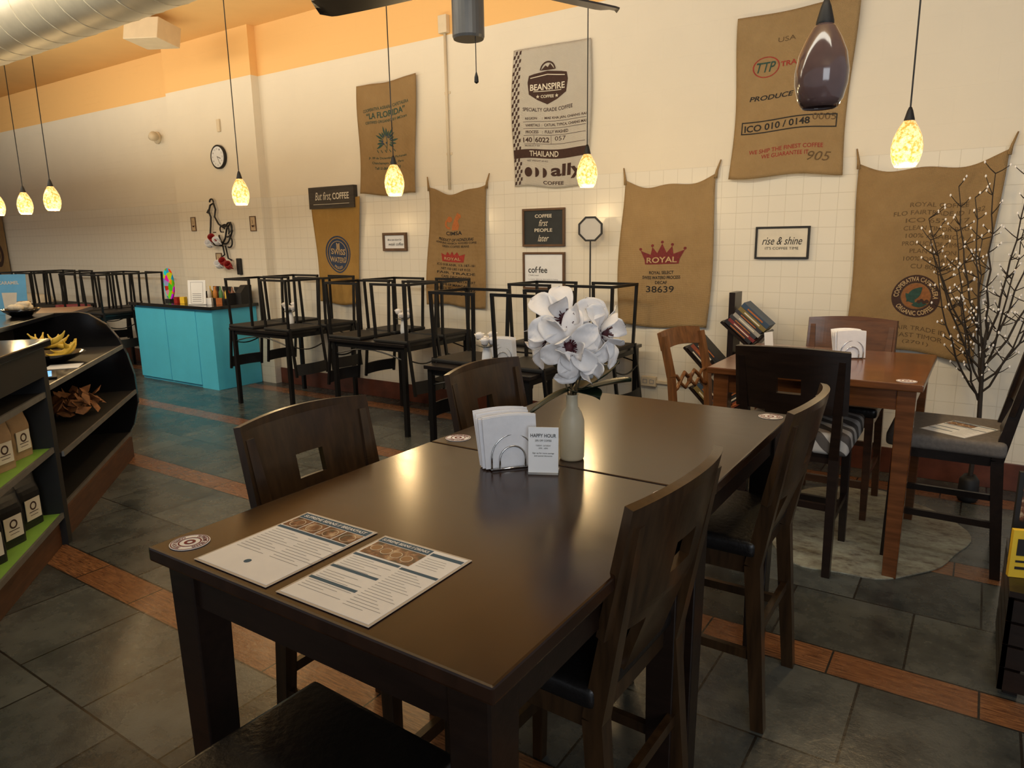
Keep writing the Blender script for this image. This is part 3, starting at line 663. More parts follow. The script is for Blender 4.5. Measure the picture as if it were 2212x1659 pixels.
decal('sockets',greyink,FR(-.045,-.016,-.01,.016,.004)+FR(.01,-.016,.045,.016,.004),lambda x,y:Vector((x,-.0365,y)),r)
B().bb((.06,-.02,-.012),(.9,-.001,.008)).obj('raceway',cream,r)
r=thing('standing_mirror',"black octagonal mirror on a thin tall stand",'mirror',(-2.53,4.88,.75))
B().lathe([(.07,0),(.07,.012),(.01,.02)],n=24,cap1=True).obj('base',blackmat,r)
B().tube([(0,0,.015),(0,0,.77)],.006,8).obj('pole',blackmat,r)
q=B();q.lathe([(.1,-.008),(.1,.008),(.085,.008),(.085,-.008),(.1,-.008)],n=8,cap0=False);bmesh.ops.rotate(q.bm,verts=q.bm.verts,matrix=Matrix.Rotation(PI/8,3,'Z'));q.obj('frame',blackmat,r,loc=(0,0,.86),rot=(PI/2,0,.3))
q=B();q.lathe([(.089,-.003),(.089,.003)],n=8,cap1=True);bmesh.ops.rotate(q.bm,verts=q.bm.verts,matrix=Matrix.Rotation(PI/8,3,'Z'));q.obj('glass',mirrorm,r,loc=(0,0,.86),rot=(PI/2,0,.3))
# ------------------------------------------------------------ pendants
def pendant(x,y,zb,lit=True,label="amber crackle glass pendant lamp on black cord",power=11):
    r=thing('pendant_lamp',label,'pendant lamp',(x,y,zb),group='glass pendant lamps' )
    n=28;prof=[(.040,0),(.052,.02),(.0605,.055),(.062,.085),(.055,.125),(.040,.16),(.026,.185),(.018,.195)]
    sh_=B().lathe(prof,n=n,cap0=False).obj('lamp_shade',amberm if lit else darkglass,r,smooth=True,solid=.003)
    B().lathe([(.022,.183),(.021,.20),(.012,.235),(.006,.25)],n=16,cap1=True).obj('socket_cap',blackmat,r,smooth=True)
    B().tube([(0,0,.24),(0,0,3.70-zb)],.0035,6).obj('cord',blackmat,r)
    B().lathe([(.06,3.72-zb),(.06,3.70-zb),(.01,3.68-zb)],n=20).obj('canopy',blackmat,r)
    B().ball((0,0,.08),.022,2,(1,1,1.5)).obj('bulb',bulbm if lit else white,sh_,smooth=True)
    if lit:
        l=bpy.data.lights.new('pendant_light','POINT');l.energy=power;l.color=(1,.70,.34);l.shadow_soft_size=.05
        lo=bpy.data.objects.new('pendant_light',l);COL.objects.link(lo);lo.location=(x,y,zb-.06)
pendant(-.345,3.67,1.83,power=16);pendant(-2.1,4.0,1.85);pendant(-3.25,3.52,1.83);pendant(-4.81,3.49,1.83)
pendant(-.39,1.99,1.853,False,"unlit smoky brown glass pendant lamp, black cord")
pendant(-7.33,3.04,1.83);pendant(-6.47,2.89,1.83);pendant(-7.75,2.98,1.83)
# ------------------------------------------------------------ ceiling fan
r=thing('ceiling_fan',"dark three bladed ceiling fan with grey housing",'ceiling fan',(-1.87,2.51,2.35))
B().lathe([(.062,0),(.066,.01),(.066,.17),(.05,.19)],n=28,cap1=True).obj('switch_housing',greym,r,smooth=False)
B().lathe([(.05,.19),(.12,.22),(.12,.30),(.03,.34)],n=28,cap1=True).obj('motor',greym,r)
B().tube([(0,0,.33),(0,0,1.36)],.014,10).obj('downrod',greym,r)
for a in(66.9,186.9,306.9):
    an=math.radians(a);q=B()
    def bf(u,v):
        x=.10+.69*u;w=.045+.028*math.sin(min(1,u*1.1)*PI*.55)
        if u>.93: w*=math.sqrt(max(.05,1-((u-.93)/.072)**2))
        return Vector((x,(v-.5)*2*w,.23+(v-.5)*.03))
    q.grid(bf,24,4).obj('blade',fanm,r,rot=(0,0,an),solid=.008)
q=B();q.tube([(.05,-.02,.0),(.05,-.02,-.14)],.002,5);q.lathe([(.003,-.18),(.009,-.175),(.008,-.155),(.002,-.135)],(.05,-.02,0),10);q.obj('pull_chain',blackmat,r)
DY,DZ,DR=2.45,3.05,.225
q=B()
q.tube([(-16+.25*k,DY,DZ) for k in range(51)],[DR]*51,40)
r=q.obj('ventilation_duct',ductm,None,smooth=True);tag(r,"large round cream painted ventilation duct under ceiling",'duct')
q=B()
for k in range(48): 
    x=-15.9+k*.252;q.tube([(x+.252*j/24,DY+(DR+.001)*math.cos(2*PI*j/24),DZ+(DR+.001)*math.sin(2*PI*j/24)) for j in range(25)],.003,4,cap=False)
q.obj('spiral_seam',ductm,r)
r=thing('ceiling_speaker',"cream box speaker hanging from the ceiling",'speaker',(-6.95,4.2,3.55),rz=.5)
B().prism([(-.2,-.1),(.2,-.1),(.26,.1),(-.14,.1)],-.17,.17,'x').obj('cabinet',cream,r,bev=.006);B().tube([(0,0,.1),(0,0,.17)],.02).obj('bracket',cream,r)
# ------------------------------------------------------------ turquoise cabinet
r=thing('serving_cabinet',"turquoise painted cabinet with black top",'cabinet',(-8.22,4.39,0))
cw,cdp,chh=1.50,.555,.86
B().bb((0,.02,0),(cw,cdp,chh)).obj('body',turq,r,bev=.003)
B().bb((-.04,-.04,.8625),(cw+.05,cdp,.8975)).obj('countertop',blackgloss,r,bev=.004)
for a,bq in((.01,.62),(.63,1.20)): B().bb((a,0,.03),(bq,.0195,.84)).obj('door',turq,r,bev=.003)
B().bb((1.205,.005,0),(cw,.0195,.86)).obj('side_post',turq,r)
CT=.8975
def small(name,label,cat,build,mt,loc,rz=0,smooth=True,group=None):
    q=B();build(q);return tag(q.obj(name,mt,None,smooth=smooth,loc=loc,rot=(0,0,rz)),label,cat,group)
cmat,nt,b=nodes('multicolour_board');v=coords(nt);vo=nt.nodes.new('ShaderNodeTexVoronoi');vo.inputs['Scale'].default_value=14;L(nt,v,vo.inputs[0]);hs=nt.nodes.new('ShaderNodeHueSaturation');hs.inputs['Saturation'].default_value=2.0;L(nt,vo.outputs['Color'],hs.inputs['Color']);L(nt,hs.outputs[0],b.inputs['Base Color'])
r=thing('oval_board',"multicoloured oval board standing on the cabinet",'decoration',(-7.80,4.6,CT))
B().prism([(.10*math.cos(2*PI*i/28),.20+.18*math.sin(2*PI*i/28)) for i in range(28)],-.008,.008,'y').obj('board',cmat,r)
B().box((0,.0,.015),(.1,.08,.03)).obj('foot',blackmat,r)
def holder(loc,rz,w,h,label,texts,mt=white):
    r=thing('table_sign',label,'sign',loc,rz)
    cdo=B().box((0,0,h/2+.004),(w,.004,h),Matrix.Rotation(-.12,3,'X')).obj('card',mt,r)
    B().box((0,.012,.003),(w,.05,.006)).obj('acrylic_foot',clear,r)
    if texts: 
        Rm=Matrix.Rotation(-.12,3,'X')
        for nm,m_,sh in texts(w,h): decal(nm,m_,sh,lambda x,y:Rm@Vector((x,-.0032,y-h/2))+Vector((0,0,h/2+.004)),cdo)
    return r
holder((-7.08,4.48,CT),.5,.20,.26,"white printed sign card on the cabinet",lambda w,h:[('printed_lines',greyink,[R(-.05,.03+.02*i,.05,.036+.02*i) for i in range(5)]+FR(-.07,.01,.07,h-.02,.003))])
r=thing('condiment_caddy',"black condiment caddy with packets on cabinet",'caddy',(-7.05,4.75,CT))
q=B();q.bb((-.32,-.1,0),(.28,.14,.02));q.bb((-.32,.12,.02),(.28,.14,.17));q.bb((-.32,-.1,.02),(-.31,.12,.12));q.bb((.27,-.1,.02),(.28,.12,.12));q.bb((-.32,-.1,.02),(.28,-.09,.06));q.obj('tray',blackmat,r)
bc=[(.65,.10,.03),(.8,.55,.08),(.78,.78,.75),(.25,.10,.05),(.7,.28,.05),(.78,.75,.68),(.1,.3,.12)]
for i in range(11):
    c=bc[i%7];mm=mat('condiment_%s'%'abcdefghijk'[i],c,.4)
    small('condiment_bottle',"small condiment bottle standing in the black caddy",'bottle',lambda q:q.lathe([(.018,0),(.022,.01),(.022,.10),(.009,.13),(.009,.16)],n=14,cap1=True),mm,(-7.33+.053*i,4.72+.05*(i%2),CT+.02),group='condiment bottles')
r=thing('countertop_organizer',"black tiered organizer box on cabinet top",'organizer',(-7.12,4.80,CT))
q=B();q.prism([(-.07,0),(.07,0),(.07,.2),(0,.2),(-.07,.12)],.355,.45,'x');q.obj('body',blackmat,r)
for i,(m_,x) in enumerate(((red,-7.5),(yellow,-7.43),(white,-6.99),(orangeink,-6.86))):
    small('paper_packet',"small coloured packet box on cabinet top",'box',lambda q:q.box((0,0,.035),(.06,.05,.07),None,.002),m_,(x,4.50+.03*i,CT),.3*i,False,'small boxes on the cabinet')
# ------------------------------------------------------------ left display counter
CO=(-3.3,1.08,0);CA=math.radians(139.5)
def cl(x,y,z=0):
    return (CO[0]+x*math.cos(CA)-y*math.sin(CA),CO[1]+x*math.sin(CA)+y*math.cos(CA),z)
UE=.83
r=thing('shelf_counter',"black counter unit with lime green coffee shelves",'counter',CO,CA)
B().bb((-.9,.03,0),(UE,.5,.15)).obj('plinth',woodbase,r)
B().box((UE/2-.45,.26,1.065),(UE+.94,.58,.035),None,.006).obj('countertop',blackgloss,r)
B().bb((-.9,.46,.15),(UE,.5,1.045)).obj('back_panel',blackmat,r)
B().bb((UE-.06,0,.0),(UE,.46,1.045)).obj('side_panel',blackmat,r)
B().bb((-.9,.0,.90),(UE-.06,.04,1.045)).obj('fascia',blackmat,r)
for z,m_ in((.165,green),(.52,green),(.81,blackmat)):
    B().bb((-.9,.015,z-.012),(UE-.06,.455,z+.008)).obj('shelf',m_,r)
    B().bb((-.9,.003,z-.016),(UE-.06,.0145,z+.012)).obj('shelf_edge',steel,r)
r=thing('display_counter',"black bakery display counter with curved end panel",'counter',CO,CA)
U2=UE+.02;UX=2.5
B().bb((U2,.03,0),(2.4,.75,.15)).obj('plinth',woodbase,r)
prof=[(.10,.10),(.03,.22),(-.015,.38),(-.012,.60),(.02,.76),(.064,.877),(.13,.98),(.24,1.06),(.30,1.075),(.95,1.075),(.95,.10)]
B().prism(prof,UX,UX+.045,'x').obj('end_panel',blackgloss,r,bev=.004)
for z,y0 in((.82,.05),(.48,-.002),(.165,.06)):
    B().bb((U2,y0,z-.02),(UX,.72,z)).obj('shelf',blackmat,r);B().bb((U2,y0-.012,z-.022),(UX,y0-.0005,z+.006)).obj('shelf_edge',steel,r)
B().bb((U2,.72,.15),(UX,.76,1.045)).obj('back_panel',blackmat,r)
B().bb((U2,.45,1.046),(UX,1.5,1.075)).obj('countertop',blackgloss,r,bev=.004)
r=thing('side_counter',"brown topped counter behind the display unit",'counter',CO,CA)
B().bb((2.62,.62,0),(3.9,1.5,.98)).obj('body',blackmat,r);B().bb((2.60,.58,.98),(3.92,1.52,1.01)).obj('countertop',woodbase,r)
def bag(loc,rz,m_,label,h=.24,w=.14,dp=.075):
    r=thing('coffee_bag',label,'coffee bag',loc,rz,'coffee bags on the green shelves')
    def dd(v): return dp/2*(1 if v<.6 else max(.10,1-((v-.6)/.4)**1.3*.92))
    def f(u,v):
        a=2*PI*u;ww=w/2*(1-.05*math.sin(PI*v));k=.28
        ca,sa=math.cos(a),math.sin(a)
        return Vector((ww*math.copysign(abs(ca)**k,ca),dd(v)*math.copysign(abs(sa)**k,sa)+.002*math.sin(v*14+u*9),h*v))
    q=B().grid(f,36,12);bmesh.ops.remove_doubles(q.bm,verts=q.bm.verts,dist=.0005)
    q.obj('bag',m_,r,smooth=False)
    ls=B().bb((-w*.33,-dp/2-.006,h*.16),(w*.33,-dp/2-.003,h*.56)).obj('label_sticker',creamink,r)
    decal('label_print',brownink,[RG(0,h*.42,.014,.022,16),R(-.03,h*.3,.03,h*.315),R(-.025,h*.24,.025,h*.25)],lambda x,y:Vector((x,-dp/2-.0068,y)),ls)
for i,x in enumerate((.18,.42,.64)): bag(cl(x,.12,.529),CA-.45+.08*i,kraft,"kraft paper coffee bag on green shelf")
for i,x in enumerate((.16,.39,.63)): bag(cl(x,.12,.174),CA-.5+.08*i,blackbag,"black coffee bag with pale label on shelf",w=.15,h=.26)
bl=cl(1.80,.26,.821)
def bowl(q):
    q.lathe([(.05,0),(.06,.006),(.12,.03),(.165,.06),(.17,.065),(.16,.063),(.115,.035),(.05,.012)],n=32)
small('fruit_bowl',"wide black bowl filled with bananas",'bowl',bowl,blackgloss,bl)
def bnn(q):
    pts=[];rs=[]
    for i in range(13):
        a=-.95+1.9*i/12;pts.append((.125*math.sin(a),0,.125*(1-math.cos(a))));rs.append([.004,.005,.011,.015,.018,.019,.019,.019,.018,.015,.011,.006,.003][i])
    q.tube(pts,rs,8)
for i in range(11):
    a=i*.57
    o=small('banana',"ripe yellow banana in the black bowl",'banana',bnn,banana,(bl[0]+.08*math.cos(a),bl[1]+.08*math.sin(a),bl[2]+.06+.008*i),0,group='bananas in the bowl')
    o.rotation_euler=(random.uniform(-.5,.5),random.uniform(-.3,.3),a+PI/2+random.uniform(-.3,.3))
r=thing('tablet',"tablet with glowing blue screen on counter shelf",'tablet',cl(1.26,.19,.822),CA+.3)
B().box((0,0,.006),(.25,.18,.01),None,.004).obj('case',blackmat,r)
B().box((0,0,.0125),(.20,.13,.002)).obj('screen',mat('blue_screen',(.1,.3,.6),.2,em=(.15,.45,.9),es=1.2),r)
for x,y in((1.60,.16),(1.02,.19)): tag(B().box((0,0,.0015),(.18,.18,.003)).obj('paper_sheet',white,None,loc=cl(x,y,.821),rot=(0,0,CA+.1)),"white paper sheet lying on counter shelf",'paper','papers on the counter')
q=B();rd=random.Random(3)
for i in range(60):
    a=rd.uniform(0,6.3);x,y,z=rd.uniform(-.16,.16),rd.uniform(-.10,.10),rd.uniform(.04,.14);m3=Euler((rd.uniform(-1,1),rd.uniform(-1,1),a)).to_matrix()
    vs=[q.bm.verts.new(Vector((x,y,z))+m3@Vector(p)) for p in((-.05,0,0),(-.02,.03,.008),(.015,.022,0),(.055,0,.01),(.015,-.022,0),(-.02,-.03,.008))];q.bm.faces.new(vs)
zmin=min(v.co.z for v in q.bm.verts)
for v in q.bm.verts: v.co.z-=zmin
o=q.obj('dried_leaves',brownleaf,None,loc=cl(1.75,.17,.481),rot=(0,0,CA));tag(o,"heap of russet autumn leaves on lower shelf",'leaves');o['kind']='stuff'
small('serving_bowl',"stack of dark bowls on the counter top",'bowl',lambda q:q.lathe([(.06,0),(.10,.03),(.12,.05),(.10,.035),(.05,.012)],n=24),blackgloss,cl(2.35,.60,1.076))
small('pastry_mound',"pale pastries heaped in a dark bowl",'pastry',lambda q:[q.ball((random.uniform(-.06,.06),random.uniform(-.06,.06),.02+random.uniform(0,.03)),.03,2,(1,1,.7)) for _ in range(9)],cream,cl(2.35,.60,1.105))
holder(cl(3.1,.92,1.011),.7,.25,.32,"blue and white drink promotion card on counter",lambda w,h:[('lettering',creamink,[T("CARAMEL",0,h*.80,w*.6,.026,bold=.02)]),('drink_print',creamink,[P([(-.04,.04),(.04,.04),(.055,.18),(-.055,.18)])])],blue)
small('paper_cup',"brown paper cup standing on the counter",'cup',lambda q:q.lathe([(.03,0),(.042,.12),(.045,.125)],n=18,cap1=True),kraft,cl(2.95,.78,1.011))
r=thing('upholstered_chair',"maroon upholstered armchair by the far tables",'chair',(-9.68,4.30,0),.4)
B().box((0,0,.38),(.44,.46,.14),None,.04,3).obj('seat',cherrydark,r,smooth=True)
B().grid(lambda u,v:Vector((.24*math.sin((u-.5)*2.6),.05+.20*math.cos((u-.5)*2.6),.42+.38*v)),16,5).obj('backrest',cherrydark,r,smooth=True,solid=.05)
for sx in(-1,1):
    for sy in(-1,1): B().post((sx*.18,sy*.18,0),(sx*.18,sy*.18,.32),.03,.04).obj('leg',espresso,r)
r=thing('sofa',"beige sofa against the far wall",'sofa',(-12.2,4.55,0))
B().box((0,0,.21),(1.5,.75,.42),None,.06,3).obj('seat',cream,r,smooth=True);B().box((0,.3,.6),(1.5,.2,.5),None,.07,3).obj('backrest',cream,r,smooth=True)
for s in(-1,1): B().box((s*.72,0,.32),(.18,.75,.64),None,.06,3).obj('armrest',cream,r,smooth=True)
# ------------------------------------------------------------ rug, tree, right rack
pts=[]
for i in range(60):
    a=2*PI*i/60;rr_=.60+.03*math.sin(3*a+1)+.02*math.sin(5*a)+.012*math.sin(9*a);pts.append((rr_*.78*math.cos(a),rr_*1.08*math.sin(a)))
q=B();vv2=[q.bm.verts.new((x,y,.006)) for x,y in pts];q.bm.faces.new(vv2)
e_=bmesh.ops.extrude_face_region(q.bm,geom=q.bm.faces[:]);bmesh.ops.translate(q.bm,verts=[g for g in e_['geom'] if isinstance(g,bmesh.types.BMVert)],vec=(0,0,-.0055))
tag(q.obj('rug',hide,None,loc=(-.43,3.98,0)),"mottled grey and white rug under cherry table",'rug')
r=thing('branch_plant',"tall artificial branches with small white buds",'plant',(.04,4.72,0))
B().lathe([(.045,0),(.055,.02),(.05,.13),(.03,.16),(.02,.15)],n=24).obj('pot',blackmat,r,smooth=True)
q=B();bud=B();rd=random.Random(11)
q.tube([(0,0,.1),(.01,0,.5),(-.01,0,.9),(0,.01,1.05)],[.014,.013,.011,.008],7)
def whip(p0,lat,dep,top,rad=.0068):
    pts=[]
    n=9
    for i in range(n+1):
        t=i/n;pts.append(Vector((p0[0]+lat*(t**.75)+rd.uniform(-.008,.008),min(.24,p0[1]+dep*t),p0[2]+(top-p0[2])*(t**1.15)+rd.uniform(-.005,.005))))
    q.tube(pts,[rad*(1-.65*i/n) for i in range(n+1)],5)
    for i in range(2,n+1):
        for s in range(2):
            sd=Vector((rd.choice((-1,1))*rd.uniform(.3,.8),rd.uniform(-.3,.3),rd.uniform(.3,.9))).normalized();l=rd.uniform(.03,.12)
            pp=pts[i];e=pp+sd*l;e.y=min(e.y,.26);q.tube([pp,pp+sd*l*.5+Vector((0,0,-.004)),e],[.0030,.0024,.0016],4)
            bud.ball(e,.0055,1,(1,1,1.6))
            if l>.09: bud.ball(pp+sd*l*.55+Vector((.004,-.003,.003)),.0045,1,(1,1,1.4))
for (z0,lat,dep,top) in((.62,-.30,-.05,1.42),(.70,-.20,.1,1.55),(.78,-.34,.05,1.62),(.85,-.12,-.12,1.72),(.92,-.22,.12,1.80),(1.0,-.05,0,1.85),(.95,.10,-.1,1.82),(.88,.20,.1,1.75),(.80,.30,-.08,1.72),(.70,.34,.05,1.55),(.64,.22,-.15,1.35),(.60,-.14,-.18,1.22),(.75,.12,.15,1.6),(.9,-.32,-.1,1.5),(.7,-.08,.1,1.5)): whip((0,0,z0),lat,dep,top)
q.obj('branches',branchm,r);bo=bud.obj('buds',petalm,r);bo['kind']='stuff'
r=thing('display_crate',"dark wooden crate stand holding cards",'crate',(.44,2.93,0))
q=B()
for k in range(4): q.bb((-.27,-.25,.02+.085*k),(.27,-.235,.095+.085*k));q.bb((-.27,-.25,.02+.085*k),(-.255,.25,.095+.085*k))
q.bb((-.27,-.25,.36),(.27,.25,.38));q.bb((-.25,-.23,0),(-.21,-.19,.36));q.bb((.21,-.23,0),(.25,-.19,.36));q.bb((-.25,.19,0),(-.21,.23,.36));q.bb((.21,.19,0),(.25,.23,.36));q.obj('body',espresso,r)
r=thing('booklet',"yellow printed booklet standing on the crate",'booklet',(.245,2.83,.381),.3)
cv=B().box((0,0,.085),(.17,.02,.17)).obj('cover',yellow,r);decal('print',ink,[R(-.07,.03,.05,.04),R(-.07,.055,.06,.063),R(-.07,.08,.0,.14)],lambda x,y:Vector((x,-.0115,y)),cv)
r=thing('photo_frame',"black framed picture standing behind the booklet",'picture',(.27,3.02,.381),.2)
B().box((0,0,.16),(.20,.02,.32)).obj('frame',blackmat,r);B().box((0,-.0105,.22),(.17,.002,.17)).obj('photo',photom,r)
# ------------------------------------------------------------ book rack and books
r=thing('book_rack',"dark wooden tree shaped rack with slanted shelves",'bookshelf',(-1.40,4.82,0))
B().bb((-.02,-.06,0),(.02,.1,1.17)).obj('post',espresso,r);B().bb((-.18,-.15,0),(.18,.12,.03)).obj('base',espresso,r)
tiers=[(.06,.90,40,7),(-.20,.70,45,4),(.08,.66,-32,4),(-.15,.42,45,3),(.10,.42,-35,3)]
bcols=[(.02,.02,.025),(.20,.03,.03),(.04,.04,.05),(.35,.33,.30),(.03,.03,.04),(.20,.15,.05),(.04,.07,.12),(.04,.03,.03),(.25,.06,.03),(.02,.02,.02)]
bm_=[mat('book_cover_%s'%'abcdefghij'[i],c,.5,var=.15) for i,c in enumerate(bcols)]
bk=0
for x,z,an,n in tiers:
    a=math.radians(an);Rm=Matrix.Rotation(a,3,'Y')
    B().box(Rm@Vector((0,0,-.012))+Vector((x,-.03,z)),(.27,.17,.018),Rm).obj('shelf',espresso,r)
    q=B().box(Rm@Vector((.132 if an>0 else -.132,0,.06))+Vector((x,-.03,z)),(.014,.17,.16),Rm);q.obj('shelf_end',espresso,r)
    h=0
    for i in range(n):
        th=random.uniform(.022,.036);p=Rm@Vector((random.uniform(-.012,.005)*(1 if an>0 else -1),0,h+th/2))+Vector((x-1.40,4.79,z))
        o=thing('book',"hardback book stacked on the slanted rack",'book',p,0,'books on the rack',rot=(0,a,0))
        B().box((0,0,0),(.225,.15,th-.001),None,.002).obj('cover',bm_[bk%10],o);B().box((0,-.0765,0),(.13,.0012,th*.28)).obj('spine_label',creamink if bk%2 else orangeink,o)
        h+=th;bk+=1
# ------------------------------------------------------------ things on tables
TZ=.911
lam=mat('laminate',(.45,.43,.40),.15,var=.02)
def menu(cx,cy,w,h,rz,label,title,kind,z=TZ):
    r=thing('menu',label,'menu',(cx,cy,z),rz)
    B().box((0,0,.001),(w,h,.0012),None,.0004,1).obj('laminate',lam,r)
    sh=B().box((0,0,.0019),(w-.012,h-.012,.0006)).obj('sheet',white,r)
    fm=lambda zz:(lambda x,y:Vector((x,y,zz)))
    W_=w-.014;H_=h-.014
    sb=[];ph=[];gr=[];wt=[]
    if kind==0:
        sb.append(R(-W_/2,H_/2-.025,W_/2,H_/2-.001));wt.append(T(title,0,H_/2-.013,W_*.92,.0115,bold=.02))
        for i in range(4): ph.append(R(-W_/2+.002+i*W_/4,H_/2-.075,-W_/2+W_/4-.001+i*W_/4,H_/2-.027))
        sb.append(R(-W_/2,H_/2-.088,W_/2,H_/2-.078))
        for c_ in(0,1):
            for i in range(11): gr.append(R(-W_/2+.01+c_*W_/2,H_/2-.099-i*.010,-W_/2+.01+c_*W_/2+W_*(.3+.1*((i*7)%3)),H_/2-.0975-i*.010))
        sb.append(DISC(-.01,-H_/2+.045,.008,16))
    else:
        sb.append(R(-W_/2,H_/2-.023,W_*.12,H_/2-.001));wt.append(T(title,-W_*.19,H_/2-.012,W_*.57,.010,bold=.02))
        sb.append(R(W_*.14,H_/2-.022,W_/2,H_/2-.010))
        ph.append(R(-W_/2+.003,H_/2-.082,W_*.12,H_/2-.025))
        for y in(.088,.150,.205): sb.append(R(-W_/2,H_/2-y-.009,W_*.06,H_/2-y))
        sb.append(R(W_*.08,H_/2-.10,W_/2,H_/2-.091))
        for i in range(17):
            if i not in(6,7,12): gr.append(R(-W_/2+.008,H_/2-.105-i*.0088,-W_/2+W_*(.3+.12*((i*5)%3)),H_/2-.1038-i*.0088))
            gr.append(R(W_*.10,H_/2-.108-i*.009,W_*(.32+.05*((i*5)%4)),H_/2-.1068-i*.009))
        for i in range(5): gr.append(R(W_*.16,H_/2-.035-i*.009,W_*(.38+.02*(i%3)),H_/2-.0338-i*.009))
    decal('header_bars',slateblue,sb,fm(.0024),sh)
    for p in ph: decal('food_photo',photom,[p],fm(.0025),sh)
    decal('text_lines',greyink,gr,fm(.0024),sh);decal('lettering',white,wt,fm(.0028),sh)
    if kind==1:
        decal('cup_print',creamink,[DISC(-W_/2+.022+.030*i,H_/2-.050-.003*i,.0135,20) for i in range(4)],fm(.0027),sh)
        decal('coffee_print',coffeem,[DISC(-W_/2+.022+.030*i,H_/2-.050-.003*i,.0118,20) for i in range(4)],fm(.0029),sh)
    else:
        decal('plate_print',creamink,[RG(-W_/2+.028+W_/4*i,H_/2-.052,.017,.0185,24) for i in range(4)],fm(.0027),sh)
menu(-1.172,.893,.228,.295,.0,"laminated breakfast menu lying on dark table","SUPREME BEANS // BREAKFAST",0)
menu(-.914,.893,.235,.292,.01,"laminated drinks menu lying on dark table","SUPREME BEANS // DRINKS",1)
menu(-.03,3.80,.21,.28,-.5,"laminated menu resting on the grey seat","SUPREME BEANS // DRINKS",1,.6405)
def sticker(x,y,z=TZ,rz=0):
    r=thing('table_sticker',"round white and brown sticker on table top",'sticker',(x,y,z),rz,'round table stickers')
    bk_=B().lathe([(.041,0),(.041,.0008)],n=36,cap1=True).obj('backing',white,r)
    decal('ring_lettering',maroonink,[RG(0,0,.021,.024,30),RG(0,0,.037,.039,36),T("SUPREME BEANS",0,0,.075,.009,bold=.02,ring=(.0305,True)),T("COFFEE HOUSE",0,0,.065,.009,bold=.02,ring=(.0305,False)),RG(0,0,.006,.012,20)],lambda x,y:Vector((x,y,.0014)),bk_)
for p in((-1.37,.79),(-1.375,1.735),(-.60,1.59),(-.585,2.52)): sticker(*p,rz=random.uniform(-1,1))
sticker(-.24,3.45);sticker(-1.02,4.2)
def napkins(loc,rz,s=1):
    r=thing('napkin_holder',"chrome wire napkin holder on table top",'napkin holder',loc,rz,'napkin holders')
    q=B()
    for y in(-.040,.040):
        for w_,h_ in((.062,.105),(.038,.07)):
            q.tube([(-w_*s,y*s,.006)]+[(w_*s*math.cos(PI-PI*i/14),y*s,(h_-w_+w_*math.sin(PI*i/14))*s) for i in range(15)]+[(w_*s,y*s,.006)],.0026,8)
        q.tube([(-.062*s,y*s,.005),(.062*s,y*s,.005)],.0026,6)
    for x in(-.062,.062): q.tube([(x*s,-.040*s,.004),(x*s,.040*s,.004)],.0026,6)
    q.obj('wire_frame',chrome,r,smooth=True)
    n=thing('napkin_stack',"stack of white paper napkins in wire holder",'napkins',loc,rz,'napkin stacks')
    rd=random.Random(5);q=B()
    for i in range(18):
        y=(-.026+.0031*i)*s;lean=(i-8)*.0016;dx=rd.uniform(-.006,.006);hh=.150+rd.uniform(-.006,.008)
        q.grid(lambda u,v:Vector(((-.078+.156*u)*s+dx-.014*v,y+lean*v*2*s+.0012*math.sin(u*5+i)*v,(.004+hh*v)*s+.006*math.sin(PI*u)*v)),6,5)
    q.obj('napkin_sheets',napkin,n,solid=.0018);return r
napkins((-1.075,1.585,TZ),math.radians(50),.97)
napkins((-.55,3.98,TZ),.5,.9)
napkins((-2.60,3.80,.751),.3,.95)
holder((-.955,1.575,TZ),math.radians(26),.082,.125,"small happy hour sign in acrylic stand",lambda w,h:[('lettering',ink,[T("HAPPY HOUR",0,h*.82,w*.85,.010,bold=.01),T("20% OFF COFFEE",0,h*.71,w*.55,.005,bold=.01),T("TUESDAY - SATURDAY",0,h*.60,w*.5,.004),T("1PM - 4PM",0,h*.54,w*.3,.004),T("Sign up for more savings",0,h*.43,w*.72,.005,bold=.01),T("and special discounts",0,h*.37,w*.6,.0045,bold=.01)])],white)
holder((-.95,3.95,TZ),1.2,.07,.11,"small white sign in acrylic stand on table",None,white)
